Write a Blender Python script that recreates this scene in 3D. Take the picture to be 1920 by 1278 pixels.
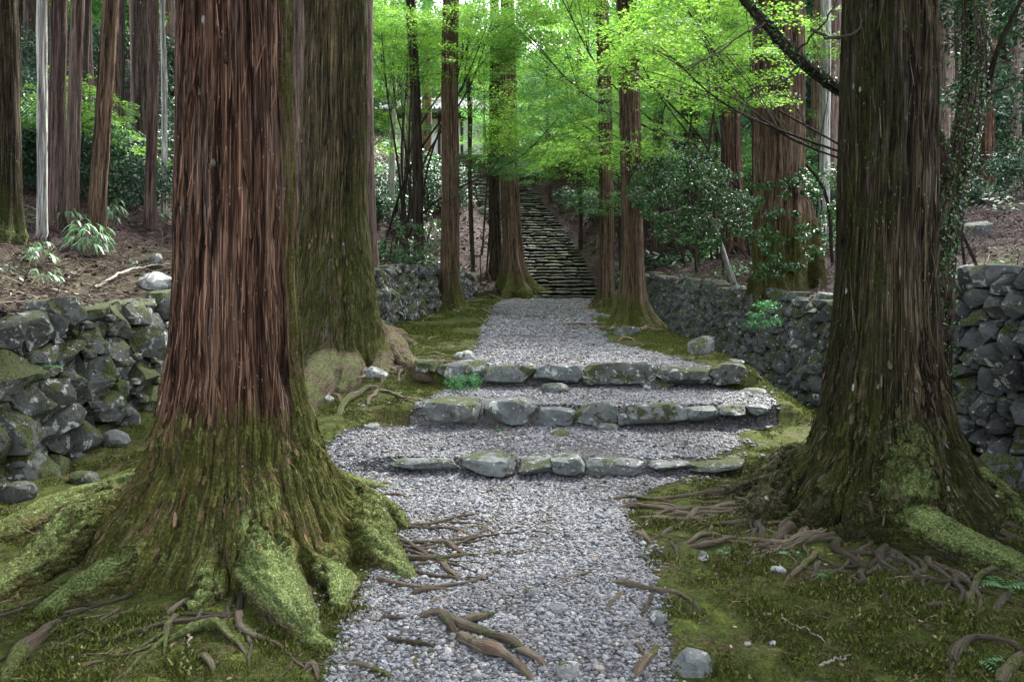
import bpy, bmesh, math, random
import numpy as np
from mathutils import Vector, Matrix, Euler
random.seed(7); RNG = np.random.default_rng(7)
sc = bpy.context.scene
C = sc.collection
for o in list(bpy.data.objects): bpy.data.objects.remove(o)

# ------------------------------------------------------------------ camera, sky, sun, exposure
FPX = 1493.0; EYE = 1.5; PITCH = math.radians(3.03)
cam = bpy.data.cameras.new("camera"); cam.lens = 28.0; cam.sensor_width = 36.0
cam.clip_start = 0.05; cam.clip_end = 900
camo = bpy.data.objects.new("camera", cam); C.objects.link(camo)
camo.location = (0, 0, EYE); camo.rotation_euler = (math.pi/2 - PITCH, 0, 0)
sc.camera = camo
SUN_EL = math.radians(52); SUN_AZ = math.radians(28)      # azimuth measured from +Y towards +X
w = bpy.data.worlds.new("World"); sc.world = w; w.use_nodes = True
wn = w.node_tree; wn.nodes.clear()
sky = wn.nodes.new("ShaderNodeTexSky"); sky.sky_type = 'NISHITA'; sky.sun_disc = False
sky.sun_elevation = SUN_EL; sky.sun_rotation = SUN_AZ
sky.air_density = 1.0; sky.dust_density = 3.0; sky.ozone_density = 1.0
mixc = wn.nodes.new("ShaderNodeMix"); mixc.data_type = 'RGBA'; mixc.inputs[0].default_value = 0.55
hs = wn.nodes.new("ShaderNodeHueSaturation"); hs.inputs['Saturation'].default_value = 0.28; hs.inputs['Value'].default_value = 1.25
bg = wn.nodes.new("ShaderNodeBackground"); bg.inputs['Strength'].default_value = 0.13
wo = wn.nodes.new("ShaderNodeOutputWorld")
wn.links.new(sky.outputs[0], hs.inputs['Color']); wn.links.new(hs.outputs[0], bg.inputs['Color']); wn.links.new(bg.outputs[0], wo.inputs[0])
wn.nodes.remove(mixc)
sl = bpy.data.lights.new("sun", 'SUN'); sl.energy = 3.0; sl.angle = math.radians(12); sl.color = (1, .97, .92)
so = bpy.data.objects.new("sun", sl); C.objects.link(so)
sd = Vector((math.sin(SUN_AZ)*math.cos(SUN_EL), math.cos(SUN_AZ)*math.cos(SUN_EL), math.sin(SUN_EL)))
so.rotation_euler = sd.to_track_quat('Z', 'Y').to_euler()
vs = sc.view_settings; vs.view_transform = 'Standard'; vs.look = 'None'; vs.gamma = 1; vs.exposure = 3.15
vs.use_curve_mapping = False
sc.render.engine = 'CYCLES'
sc.cycles.max_bounces = 7; sc.cycles.diffuse_bounces = 4; sc.cycles.glossy_bounces = 2; sc.cycles.transmission_bounces = 3
sc.cycles.use_denoising = True; sc.cycles.caustics_reflective = False; sc.cycles.caustics_refractive = False
sc.cycles.sample_clamp_indirect = 6

# ------------------------------------------------------------------ maths helpers
def _h(ix, iy, iz, s):
    n = (ix*374761393 + iy*668265263 + iz*2147483647 + s*974634777) & 0xffffffff
    n = ((n ^ (n >> 13))*1274126177) & 0xffffffff
    n = ((n ^ (n >> 15))*2246822519) & 0xffffffff
    return (n ^ (n >> 16))/4294967295.0*2 - 1
def vn(x, y, z=0.0, s=0):
    x, y, z = np.broadcast_arrays(np.asarray(x, float), np.asarray(y, float), np.asarray(z, float))
    fx = np.floor(x); fy = np.floor(y); fz = np.floor(z)
    ix = fx.astype(np.int64); iy = fy.astype(np.int64); iz = fz.astype(np.int64)
    u = x-fx; v = y-fy; t = z-fz
    u = u*u*(3-2*u); v = v*v*(3-2*v); t = t*t*(3-2*t)
    def L(a, b, k): return a+(b-a)*k
    r = [L(L(_h(ix, iy, iz+k, s), _h(ix+1, iy, iz+k, s), u), L(_h(ix, iy+1, iz+k, s), _h(ix+1, iy+1, iz+k, s), u), v) for k in (0, 1)]
    return L(r[0], r[1], t)
def fbm(x, y, z=0.0, o=4, s=0):
    a = 1.0; r = 0; f = 1.0; n = 0
    for i in range(o):
        r = r + a*vn(np.asarray(x)*f+i*7.3, np.asarray(y)*f-i*3.1, np.asarray(z)*f+i*1.7, s+i); n += a; a *= .5; f *= 2.03
    return r/n
def sm(a, b, x):
    t = np.clip((np.asarray(x, float)-a)/(b-a), 0, 1); return t*t*(3-2*t)

# ------------------------------------------------------------------ the lie of the land
PS = ([-60, 0, 3, 6.35, 7.6, 9, 11, 29, 44, 52, 90, 140, 400], [-.2, 0, 0, .12, .34, .60, .76, 1.5, 8.2, 8.9, 18, 20, 20])
PT = ([-60, 0, 3, 6.38, 6.46, 7.62, 7.72, 8.96, 9.06, 29, 44, 52, 90, 140, 400], [-.2, 0, 0, .08, .20, .27, .46, .50, .69, 1.5, 8.2, 8.9, 18, 20, 20])
XLT = ([-20, 0, 6, 8.4, 12, 15, 24, 28], [-4.2, -3.9, -3.75, -3.7, -3.0, -2.5, -1.7, -1.3])
XRT = ([-20, 22, 28], [4.0, 4.0, 3.7])
WLT = ([-20, 5.8, 8.4, 11, 15, 24, 28], [1.36, 1.36, 1.04, 1.05, 1.15, 1.2, .9])       # height of left wall top over PS
BRT = ([-20, 0, 6.35, 10, 13.6, 22, 28], [1.7, 1.7, 1.75, 1.5, 1.64, 2.16, 2.4])  # right wall top, absolute
DT = ([-60, 0, 6, 10, 13.6, 18, 22, 28], [-.2, 0, .06, .06, .2, .65, .92, 1.45])
SXC = ([27, 29, 31.9, 35.4, 39.3, 44.2, 52], [1.5, 1.5, 1.4, .8, -.05, -.75, -1.0])
GL = ([2, 3.1, 4.9, 5.6, 6.2, 6.8, 7.3, 7.6, 8.5, 9, 10, 12.4, 17.4, 19.3, 24, 27, 29], [-.78, -.76, -.74, -.95, -1.4, -1.6, -1.5, -1.0, -.78, -.62, -.54, -.5, -.62, -.5, -.6, -.36, .1])
GR = ([2, 3.1, 3.9, 4.9, 5.6, 6.2, 6.8, 7.3, 7.6, 8.5, 9, 10, 12.4, 17.4, 19.3, 24, 27, 29], [.6, .64, .74, .72, .85, 1.25, 1.95, 2.1, 2.6, 2.7, 2.3, 2.15, 1.5, 1.8, 2.2, 2.2, 2.7, 3.0])
def H(x, y, detail=True):
    x = np.asarray(x, float); y = np.asarray(y, float)
    ps = np.interp(y, *PS); pt = np.interp(y, *PT)
    m = sm(-1.45, -1.0, x)*(1-sm(2.7, 2.95, x))
    z = ps*(1-m)+pt*m
    wd = sm(2.75, 3.45, x)*(1-sm(20, 26, y)); z = z*(1-wd)+np.interp(y, *DT)*wd
    g = gravelmask(x, y)
    xl = np.interp(y, *XLT); xr = np.interp(y, *XRT)
    if detail:
        n = fbm(x*1.1, y*1.1, 0, 4, 3)
        z = z + (1-g)*(.05*n + .03*np.abs(vn(x*4, y*4, 0, 9)) + .012*fbm(x*14, y*14, 0, 2, 5)) + g*.012*vn(x*2.2, y*2.2, 0, 6)
    # mound of soil and moss round the two nearest trunks
    z = z + .10*np.exp(-((x+1.75)**2+(y-4.7)**2)/.9) + .10*np.exp(-((x-2.55)**2+(y-5.35)**2)/.8)
    # banks behind the walls
    dl = xl-x; dr = x-xr
    wallw = 1-sm(26, 29.5, y)
    nb = (.16*fbm(x*.45, y*.45, 0, 5, 21)+.05*fbm(x*2.5, y*2.5, 0, 3, 22)) if detail else 0
    bl = np.interp(y, *PS)+np.interp(y, *WLT)-.06+.27*np.maximum(dl-.3, 0)+.0035*np.maximum(dl-6, 0)**2+nb*sm(.2, 1.2, dl)*1.3
    br = np.interp(y, *BRT)-.06+.24*np.maximum(dr-.3, 0)+nb*sm(.2, 1.2, dr)*1.3
    z1 = np.where(x < 0, z+(bl-z)*sm(.16, .34, dl), z+(br-z)*sm(.16, .34, dr))
    z1 = np.where((dl > .3), bl, z1); z1 = np.where((dr > .3), br, z1)
    xc = np.interp(y, *SXC); d = np.maximum(np.abs(x-xc)-1.65, 0)
    hf = np.interp(y, *PS)+.30*d+(.5*fbm(x*.25, y*.25, 0, 4, 31)*sm(0, 2, d) if detail else 0)+.12*sm(0, .6, d)
    hf = hf - 9*sm(25, 90, d)*0
    z = z1*wallw+hf*(1-wallw)
    lim = 40+.04*y
    return np.minimum(z, lim)
def gravelmask(x, y):
    e = .10*fbm(np.asarray(x)*2.3, np.asarray(y)*2.3, 0, 3, 11)
    a = np.interp(y, *GL)+e; b = np.interp(y, *GR)-e
    return sm(-.06, .06, x-a)*sm(-.06, .06, b-x)*(1-sm(28.9, 29.1, y))
def ray(px, py):
    d = Vector(((px-960)/FPX, -(py-639)/FPX, -1)); d.rotate(camo.rotation_euler); return d
def at(px, py, Y):
    d = ray(px, py); return Vector((0, 0, EYE))+d*(Y/d.y)
_ys = np.concatenate([np.arange(1.5, 14, .02), np.arange(14, 60, .08), np.arange(60, 300, .5)])
def gp(px, py):
    d = ray(px, py); k = _ys/d.y
    z = EYE+d.z*k; h = H(d.x*k, _ys)
    i = int(np.argmax(z <= h)) if (z <= h).any() else len(_ys)-1
    return Vector((d.x*k[i], _ys[i], float(h[i])))
def gz(x, y): return float(H(x, y))

# ------------------------------------------------------------------ scene tree helpers
def link(o, parent=None):
    C.objects.link(o)
    if parent is not None: o.parent = parent
    return o
def tag(o, label=None, cat=None, group=None, kind=None):
    if label: o['label'] = label
    if cat: o['category'] = cat
    if group: o['group'] = group
    if kind: o['kind'] = kind
    return o
def thing(name, label, cat, loc=(0, 0, 0), group=None, rz=0):
    o = bpy.data.objects.new(name, None); o.location = loc; o.rotation_euler = (0, 0, rz); o.empty_display_size = .2
    C.objects.link(o); return tag(o, label, cat, group)
def mesh_np(name, V, faces, mats=(), smooth=True, attrs=None, mi=None):
    """faces: list of (n,k) int arrays"""
    me = bpy.data.meshes.new(name)
    V = np.asarray(V, np.float32); me.vertices.add(len(V)); me.vertices.foreach_set('co', V.ravel())
    faces = [np.asarray(f, np.int32) for f in faces if len(f)]
    nl = sum(f.size for f in faces); npoly = sum(len(f) for f in faces)
    me.loops.add(nl); me.polygons.add(npoly)
    me.loops.foreach_set('vertex_index', np.concatenate([f.ravel() for f in faces]))
    tot = np.concatenate([np.full(len(f), f.shape[1]) for f in faces]); st = np.concatenate([[0], np.cumsum(tot)[:-1]])
    me.polygons.foreach_set('loop_start', st.astype(np.int32)); me.polygons.foreach_set('loop_total', tot.astype(np.int32))
    me.polygons.foreach_set('use_smooth', np.full(npoly, smooth))
    for m in mats: me.materials.append(m)
    if mi is not None: me.polygons.foreach_set('material_index', np.asarray(mi, np.int32))
    me.update(calc_edges=True)
    add_attrs(me, attrs)
    return me
def add_attrs(me, attrs):
    for k, v in (attrs or {}).items():
        v = np.asarray(v, np.float32)
        if v.ndim == 1: a = me.attributes.new(k, 'FLOAT', 'POINT'); a.data.foreach_set('value', v)
        else: a = me.attributes.new(k, 'FLOAT_VECTOR', 'POINT'); a.data.foreach_set('vector', v.ravel())
def obj(name, me, parent=None, loc=None, mat=None):
    o = bpy.data.objects.new(name, me)
    if mat is not None: me.materials.clear(); me.materials.append(mat)
    if loc is not None: o.location = loc
    return link(o, parent)

# ------------------------------------------------------------------ node helpers
class MT:
    def __init__(s, name):
        s.m = bpy.data.materials.new(name); s.m.use_nodes = True; s.t = s.m.node_tree; s.t.nodes.clear()
        s.out = s.t.nodes.new('ShaderNodeOutputMaterial')
    def n(s, typ, ins=None, **kw):
        nd = s.t.nodes.new('ShaderNode'+typ)
        for k, v in kw.items(): setattr(nd, k, v)
        for k, v in (ins or {}).items(): s.set(nd.inputs[k], v)
        return nd
    def set(s, sock, v):
        if isinstance(v, bpy.types.NodeSocket): s.t.links.new(v, sock)
        elif isinstance(v, bpy.types.Node): s.t.links.new(v.outputs[0], sock)
        else: sock.default_value = v
    def co(s, scale=(1, 1, 1), src='Object'):
        c = s.n('TexCoord'); m = s.n('Mapping', {'Scale': scale}); s.t.links.new(c.outputs[src], m.inputs[0]); return m.outputs[0]
    def attrv(s, name, scale=(1, 1, 1)):
        a = s.n('Attribute', attribute_name=name); m = s.n('Mapping', {'Scale': scale}); s.t.links.new(a.outputs['Vector'], m.inputs[0]); return m.outputs[0]
    def attrf(s, name): return s.n('Attribute', attribute_name=name).outputs['Fac']
    def noise(s, v, scale, detail=4, rough=.55, dist=0.0):
        return s.n('TexNoise', {'Vector': v, 'Scale': scale, 'Detail': detail, 'Roughness': rough, 'Distortion': dist}).outputs['Fac']
    def vor(s, v, scale, feat='F1', out='Distance', rnd=1.0):
        nd = s.n('TexVoronoi', {'Vector': v, 'Scale': scale, 'Randomness': rnd}, feature=feat); return nd.outputs[out]
    def ramp(s, f, stops):
        nd = s.n('ValToRGB', {'Fac': f}); e = nd.color_ramp.elements
        while len(e) > 1: e.remove(e[-1])
        for i, (p, c) in enumerate(stops):
            el = e[0] if i == 0 else e.new(p)
            el.position = p; c = c if isinstance(c, tuple) else (c, c, c); el.color = (*c, 1)
        return nd.outputs[0]
    def mr(s, f, a, b, c=0.0, d=1.0):
        return s.n('MapRange', {'Value': f, 'From Min': a, 'From Max': b, 'To Min': c, 'To Max': d}).outputs[0]
    def math(s, op, a, b=0.0):
        nd = s.n('Math', operation=op); s.set(nd.inputs[0], a); s.set(nd.inputs[1], b); return nd.outputs[0]
    def mix(s, f, a, b, typ='MIX'):
        nd = s.n('Mix', data_type='RGBA', blend_type=typ, clamp_factor=True)
        s.set(nd.inputs[0], f)
        for i, v in ((6, a), (7, b)):
            s.set(nd.inputs[i], (*v, 1) if isinstance(v, tuple) and len(v) == 3 else v)
        return nd.outputs[2]
    def bump(s, h, dist, strength=1.0, normal=None):
        nd = s.n('Bump', {'Height': h, 'Distance': dist, 'Strength': strength})
        if normal is not None: s.set(nd.inputs['Normal'], normal)
        return nd.outputs[0]
    def done(s, col, rough=.9, normal=None, spec=.3, trans=None, tcol=None, **kw):
        b = s.n('BsdfPrincipled', {'Roughness': rough, 'Specular IOR Level': spec})
        s.set(b.inputs['Base Color'], (*col, 1) if isinstance(col, tuple) else col)
        if normal is not None: s.set(b.inputs['Normal'], normal)
        for k, v in kw.items(): s.set(b.inputs[k], v)
        last = b.outputs[0]
        if trans:
            t = s.n('BsdfTranslucent'); s.set(t.inputs[0], tcol if tcol is not None else col)
            mx = s.n('MixShader', {0: trans}); s.set(mx.inputs[1], last); s.set(mx.inputs[2], t.outputs[0]); last = mx.outputs[0]
        s.t.links.new(last, s.out.inputs[0]); return s.m
    def up(s):
        g = s.n('NewGeometry'); x = s.n('SeparateXYZ'); s.t.links.new(g.outputs['Normal'], x.inputs[0]); return x.outputs[2]
    def island(s): return s.n('NewGeometry').outputs['Random Per Island']
    def orand(s): return s.n('ObjectInfo').outputs['Random']

# ------------------------------------------------------------------ materials
def bark_mat(name, ridge, mid, furrow, mossc=(.075, .085, .016), sc_=1.0, bumpd=.02, fine=1.0):
    M = MT(name); v = M.attrv('bk', (1, 1, .5)); v2 = M.attrv('bk', (1, 1, .22)); vl = M.attrv('bk')
    n1 = M.noise(v, 27*sc_, 4, .6, .25); n2 = M.noise(v2, 80*sc_, 3, .6, .1); n3 = M.noise(vl, 7*sc_, 3); n4 = M.noise(v, 13*sc_, 2, .5, .2)
    c1 = M.mr(M.math('ABSOLUTE', M.math('SUBTRACT', n1, .5)), .0, .055, 1, 0)
    c2 = M.mr(M.math('ABSOLUTE', M.math('SUBTRACT', n2, .5)), .0, .07, 1, 0)
    c1 = M.math('MULTIPLY', c1, M.mr(n3, .35, .6, .45, 1.0))
    h = M.math('SUBTRACT', M.math('SUBTRACT', M.math('ADD', .85, M.math('MULTIPLY', M.math('SUBTRACT', n4, .5), 1.3)), M.math('MULTIPLY', c1, .62)), M.math('MULTIPLY', c2, .28*fine))
    top = tuple(min(1, c*2.0+.015) for c in ridge)
    col = M.ramp(M.math('ADD', M.math('MULTIPLY', h, .8), M.math('MULTIPLY', M.math('SUBTRACT', n2, .5), .9)), [(.16, tuple(c*.7 for c in furrow)), (.40, tuple(c*.85 for c in mid)), (.62, ridge), (.84, top)])  # furrow and mid tones cut, ridge tops raised: shade contrast put into the colour
    grey = M.mix(M.mr(M.noise(vl, 11, 4, .7), .50, .70, 0, .45), col, M.mix(1, (.19, .165, .15), M.ramp(h, [(.2, .15), (.8, 1.1)]), 'MULTIPLY'))
    ob = M.co()
    mz = M.math('ADD', M.attrf('moss'), M.mr(M.math('ADD', M.math('MULTIPLY', M.noise(ob, 7, 5, .75), .6), M.math('MULTIPLY', n2, .4)), .3, .7, -.48, .48))
    mcol = M.ramp(M.math('ADD', M.math('MULTIPLY', M.noise(ob, 60, 4, .75), .7), M.math('MULTIPLY', n2, .3)), [(.32, tuple(c*.28 for c in mossc)), (.48, tuple(c*.8 for c in mossc)), (.60, tuple(c*1.4 for c in mossc)), (.72, tuple(min(1, c*2.4) for c in mossc))])
    c = M.mix(M.mr(mz, .36, .72, 0, .92), grey, mcol)
    bz_ = M.mr(M.math('ADD', M.attrf('bare'), M.mr(M.math('ADD', M.math('MULTIPLY', M.noise(ob, 6, 5, .7), .6), M.math('MULTIPLY', n2, .4)), .3, .7, -.4, .4)), .3, .75, 0, .9)
    c = M.mix(bz_, c, M.ramp(M.math('ADD', M.math('MULTIPLY', n2, .6), M.math('MULTIPLY', M.noise(ob, 30, 4, .7), .4)), [(.34, (.05, .036, .024)), (.47, (.14, .105, .072)), (.58, (.23, .185, .13)), (.7, (.36, .31, .23))]))
    lz = M.math('ADD', M.attrf('lich'), M.mr(M.math('ADD', M.math('MULTIPLY', M.noise(ob, 6, 7, .85), .6), M.math('MULTIPLY', M.noise(ob, 30, 4, .8), .4)), .3, .7, -.85, .85))
    lcol = M.ramp(M.noise(ob, 85, 4, .75), [(.3, (.035, .048, .014)), (.44, (.12, .165, .042)), (.55, (.25, .33, .11)), (.70, (.48, .54, .29))])
    c = M.mix(M.mr(lz, .34, .85, 0, .92), c, lcol)
    sp = M.vor(M.co((1, 1, .5)), 9, 'F1'); spn = M.noise(ob, 2.2, 2)
    spm = M.math('MULTIPLY', M.mr(M.math('ADD', sp, M.mr(M.noise(ob, 40, 3), 0, 1, -.05, .05)), .12, .09), M.mr(spn, .58, .66))
    c = M.mix(spm, c, (.40, .44, .38))
    sp2 = M.vor(M.co((1, 1, .4)), 46, 'F1'); c = M.mix(M.math('MULTIPLY', M.mr(sp2, .16, .11), M.mr(M.noise(ob, 5, 2), .5, .62, 0, .8)), c, (.33, .34, .27))
    mh = M.math('MULTIPLY', M.noise(ob, 90, 3, .7), M.mr(M.math('MAXIMUM', mz, lz), .40, .7, .03, .5))
    nrm = M.bump(M.math('ADD', h, mh), bumpd, 1.0)
    return M.done(c, .92, nrm, .12)
BARK_RED = bark_mat('bark red brown', (.118, .064, .040), (.054, .026, .016), (.014, .007, .005), (.080, .086, .018), bumpd=.035)
BARK_GREEN = bark_mat('bark dark olive', (.050, .038, .020), (.024, .017, .009), (.009, .006, .004), (.042, .050, .010), bumpd=.035)
BARK_OLIVE = bark_mat('bark olive brown', (.11, .085, .046), (.055, .041, .021), (.012, .009, .006), (.062, .072, .014), bumpd=.035)
BARK_TAN = bark_mat('bark tan brown', (.15, .098, .064), (.085, .052, .034), (.022, .012, .008), bumpd=.03)
BARK_PINK = bark_mat('bark pinkish grey', (.16, .115, .10), (.11, .074, .064), (.05, .032, .026), bumpd=.012, fine=.5)
BARK_PALE = bark_mat('bark pale grey', (.30, .30, .28), (.22, .22, .20), (.11, .10, .085), bumpd=.008, fine=.3)
BARK_DARK = bark_mat('bark dark brown', (.06, .044, .036), (.034, .024, .019), (.010, .007, .006), bumpd=.025)
BARK_PLUM = bark_mat('bark plum brown', (.085, .056, .050), (.055, .034, .030), (.020, .012, .010), bumpd=.012, fine=.5)

def root_mat():
    M = MT('weathered root wood'); v = M.attrv('bk'); ob = M.co()
    f = M.noise(v, 34, 5, .7, .5); f2 = M.noise(v, 95, 3, .7)
    c = M.ramp(M.math('ADD', M.math('MULTIPLY', f, .7), M.math('MULTIPLY', f2, .3)), [(.33, (.03, .022, .014)), (.45, (.105, .082, .056)), (.56, (.21, .175, .125)), (.7, (.38, .33, .26))])
    c = M.mix(M.mr(M.noise(ob, 5, 4), .54, .68, 0, .7), c, (.12, .062, .045), 'MIX')
    c = M.mix(1, c, M.ramp(M.orand(), [(0, .45), (.6, 1.0), (1, 1.25)]), 'MULTIPLY')
    mz = M.math('ADD', M.attrf('moss'), M.mr(M.noise(ob, 9, 5, .7), .3, .7, -.45, .45))
    mc = M.ramp(M.noise(ob, 60, 3, .7), [(.3, (.025, .033, .008)), (.5, (.08, .10, .022)), (.7, (.20, .24, .08))])
    c = M.mix(M.mr(mz, .45, .6), c, mc)
    return M.done(c, .85, M.bump(M.math('ADD', f, M.math('MULTIPLY', f2, .6)), .02), .25)
ROOT = root_mat()

def stone_mat(name, c0, c1, moss=.5, lich=.5, spec=.35):
    M = MT(name); ob = M.co(); r = M.orand()
    v = M.n('VectorMath', operation='ADD'); M.set(v.inputs[0], ob); cx = M.n('CombineXYZ'); M.set(cx.inputs[0], M.math('MULTIPLY', r, 37.0)); M.set(cx.inputs[1], M.math('MULTIPLY', r, 91.0)); M.t.links.new(cx.outputs[0], v.inputs[1]); v = v.outputs[0]
    n1 = M.noise(v, 4, 6, .7); n2 = M.noise(v, 28, 5, .75); n3 = M.noise(v, 9, 5, .7, .6)
    base = M.mix(r, c0, c1)
    c = M.mix(1, base, M.ramp(n1, [(.3, .55), (.5, .95), (.7, 1.4)]), 'MULTIPLY')
    c = M.mix(1, c, M.ramp(n2, [(.3, .65), (.5, 1.0), (.7, 1.35)]), 'MULTIPLY')
    if lich: c = M.mix(M.mr(M.math('ADD', n3, M.mr(n2, .3, .7, -.06, .06)), .64-.07*lich, .66-.07*lich, 0, .8), c, (.48, .5, .46))
    up = M.up()
    mz = M.math('ADD', M.mr(M.noise(v, 6, 6, .75), .3, .7, -.6, .6), M.mr(up, -.6, 1.0, -.35, .25))
    mz = M.math('ADD', mz, M.mr(r, 0, 1, moss-.75, moss-.15))
    mm = M.mr(mz, .0, .12)
    mc = M.ramp(M.noise(v, 70, 3, .7), [(.3, (.012, .017, .006)), (.5, (.045, .06, .014)), (.72, (.13, .16, .045))])
    c = M.mix(mm, c, mc)
    h = M.math('ADD', M.math('MULTIPLY', n1, .9), M.math('MULTIPLY', n2, .25))
    h = M.math('ADD', h, M.math('MULTIPLY', M.noise(v, 90, 3, .8), M.math('MULTIPLY', mm, .3)))
    return M.done(c, .8, M.bump(h, .05), spec)
ST_WALL = stone_mat('mossy wall stone', (.055, .060, .056), (.14, .15, .14), .50, .85)
ST_WALLR = stone_mat('grey wall stone', (.045, .050, .052), (.125, .137, .14), .30, .5)
ST_STEP = stone_mat('worn step stone', (.10, .112, .11), (.18, .195, .19), .28, .6)
ST_PALE = stone_mat('pale grey stone', (.20, .21, .20), (.34, .35, .345), .12, .9)
ST_STAIR = stone_mat('old stair stone', (.03, .032, .027), (.11, .115, .10), .25, .4)

def gravel_mat():
    M = MT('blue grey gravel'); r = M.orand(); ob = M.co()
    c = M.ramp(r, [(0, (.040, .043, .049)), (.3, (.085, .091, .102)), (.6, (.137, .144, .160)), (.9, (.205, .213, .23)), (.95, (.19, .155, .13)), (1, (.30, .30, .29))])
    lo = M.n('ObjectInfo').outputs['Location']; nl = M.noise(lo, 1.1, 5, .7)
    c = M.mix(1, c, M.ramp(nl, [(.32, .55), (.5, 1.0), (.7, 1.25)]), 'MULTIPLY')
    c = M.mix(M.mr(M.noise(lo, 2.7, 4, .7), .53, .68, 0, .6), c, (.075, .062, .048))
    return M.done(c, .62, None, .4)
GRAVEL = gravel_mat()
def ground_mat():
    M = MT('forest ground'); ob = M.co(); mk = M.n('Attribute', attribute_name='mask'); sp = M.n('SeparateXYZ'); M.t.links.new(mk.outputs['Vector'], sp.inputs[0])
    nA = M.noise(ob, 1.3, 6, .7); nB = M.noise(ob, 9, 6, .75); nC = M.noise(ob, 60, 4, .75)
    v1 = M.n('TexVoronoi', {'Vector': ob, 'Scale': 38}, feature='F1'); vd = v1.outputs['Distance']
    gcol = M.mix(M.mr(vd, .15, .75), M.mix(1, (.11, .115, .124), M.ramp(M.n('SeparateXYZ', {0: v1.outputs['Color']}).outputs[0], [(0, .45), (.5, 1.0), (1, 1.35)]), 'MULTIPLY'), (.07, .065, .06))
    gcol = M.mix(M.mr(nA, .52, .70, 0, .35), gcol, (.16, .13, .10))
    moss = M.ramp(M.math('ADD', M.math('MULTIPLY', nB, .55), M.math('MULTIPLY', nC, .45)), [(.34, (.012, .014, .004)), (.46, (.032, .040, .009)), (.56, (.065, .085, .015)), (.68, (.14, .175, .032))])
    moss = M.mix(M.mr(M.math('ADD', M.math('MULTIPLY', nA, .55), M.math('MULTIPLY', M.noise(ob, 5.5, 5, .7), .45)), .50, .62, 0, .8), moss, M.ramp(nC, [(.35, (.020, .014, .008)), (.52, (.075, .052, .030)), (.66, (.19, .145, .10))]))
    lit = M.ramp(M.math('ADD', M.math('MULTIPLY', nB, .4), M.math('MULTIPLY', M.noise(M.co((1, 1, 1)), 26, 5, .8, 1.2), .6)), [(.36, (.006, .004, .003)), (.47, (.022, .013, .012)), (.56, (.05, .033, .031)), (.68, (.15, .11, .10))])
    c = M.mix(sp.outputs[1], lit, moss)
    gm = M.mr(M.math('ADD', sp.outputs[0], M.mr(nB, .3, .7, -.25, .25)), .42, .58)
    c = M.mix(gm, c, gcol)
    h = M.math('ADD', M.math('MULTIPLY', nB, .6), M.math('MULTIPLY', nC, .35))
    hg = M.math('SUBTRACT', M.math('MULTIPLY', nC, .1), M.math('MULTIPLY', vd, .5))
    hh = M.n('Mix', data_type='FLOAT'); M.set(hh.inputs[0], gm); M.set(hh.inputs[2], h); M.set(hh.inputs[3], hg)
    return M.done(c, .95, M.bump(hh.outputs[0], .04), .15)
GROUND = ground_mat()
def leaf_mat(name, stops, trans=.45, rough=.55, spec=.3, tmul=1.3):
    M = MT(name); c = M.ramp(M.island(), stops)
    c = M.mix(M.mr(M.orand(), 0, 1, 0, .35), c, tuple(v*.75 for v in stops[0][1]))
    t = M.mix(1, c, (tmul, tmul*1.06, tmul*.7), 'MULTIPLY')
    return M.done(c, rough, None, spec, trans, t)
L_MAPLE = leaf_mat('bright maple leaf', [(0, (.058, .15, .030)), (.35, (.110, .25, .042)), (.7, (.175, .345, .06)), (.93, (.30, .45, .10)), (1, (.36, .41, .14))], .55, tmul=1.35)
L_MAPLE2 = leaf_mat('cool green maple leaf', [(0, (.045, .14, .05)), (.4, (.075, .20, .075)), (.75, (.11, .26, .08)), (1, (.18, .33, .09))], .45, tmul=1.25)
L_HOLLY = leaf_mat('glossy evergreen leaf', [(0, (.012, .045, .012)), (.4, (.026, .095, .02)), (.8, (.05, .15, .03)), (1, (.10, .23, .05))], .12, .28, .6)
L_DARK = leaf_mat('dull evergreen leaf', [(0, (.008, .030, .018)), (.5, (.020, .062, .034)), (.9, (.04, .11, .05)), (1, (.09, .17, .07))], .2, .5, .4)
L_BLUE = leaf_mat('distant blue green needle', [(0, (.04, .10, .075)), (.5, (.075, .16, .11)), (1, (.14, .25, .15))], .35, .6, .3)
L_CEDAR = leaf_mat('cedar needle', [(0, (.015, .04, .012)), (.5, (.03, .07, .02)), (1, (.055, .10, .03))], .2, .6, .2)
L_SASA = leaf_mat('pale bamboo grass leaf', [(0, (.05, .13, .06)), (.5, (.11, .24, .12)), (1, (.24, .38, .24))], .25, .4, .5)
L_FERN = leaf_mat('fern leaf', [(0, (.03, .12, .035)), (.6, (.06, .21, .07)), (1, (.12, .32, .13))], .3, .5, .4)
L_MOSS = leaf_mat('moss shoot', [(0, (.026, .024, .009)), (.3, (.042, .052, .011)), (.6, (.068, .090, .016)), (.85, (.115, .140, .028)), (1, (.21, .20, .09))], .15, .8, .1)
L_LIME = leaf_mat('pale green moss shoot', [(0, (.035, .045, .010)), (.5, (.075, .10, .020)), (1, (.16, .185, .055))], .15, .8, .1)
def simple(name, c0, c1, scale=8, rough=.85, bd=.01, stretch=(1, 1, 1)):
    M = MT(name); v = M.co(stretch); n = M.noise(v, scale, 5, .65)
    return M.done(M.mix(M.mr(n, .3, .7), c0, c1), rough, M.bump(n, bd), .3)
TWIG = simple('dark twig', (.02, .016, .012), (.07, .058, .045), 30)
TWIGP = simple('pale twig', (.14, .12, .10), (.30, .26, .22), 30)
M_ = MT('fallen brown leaf'); FALLEN = M_.done(M_.ramp(M_.orand(), [(0, (.04, .022, .013)), (.45, (.10, .06, .035)), (.8, (.20, .13, .08)), (1, (.38, .30, .20))]), .75, None, .3)
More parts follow.
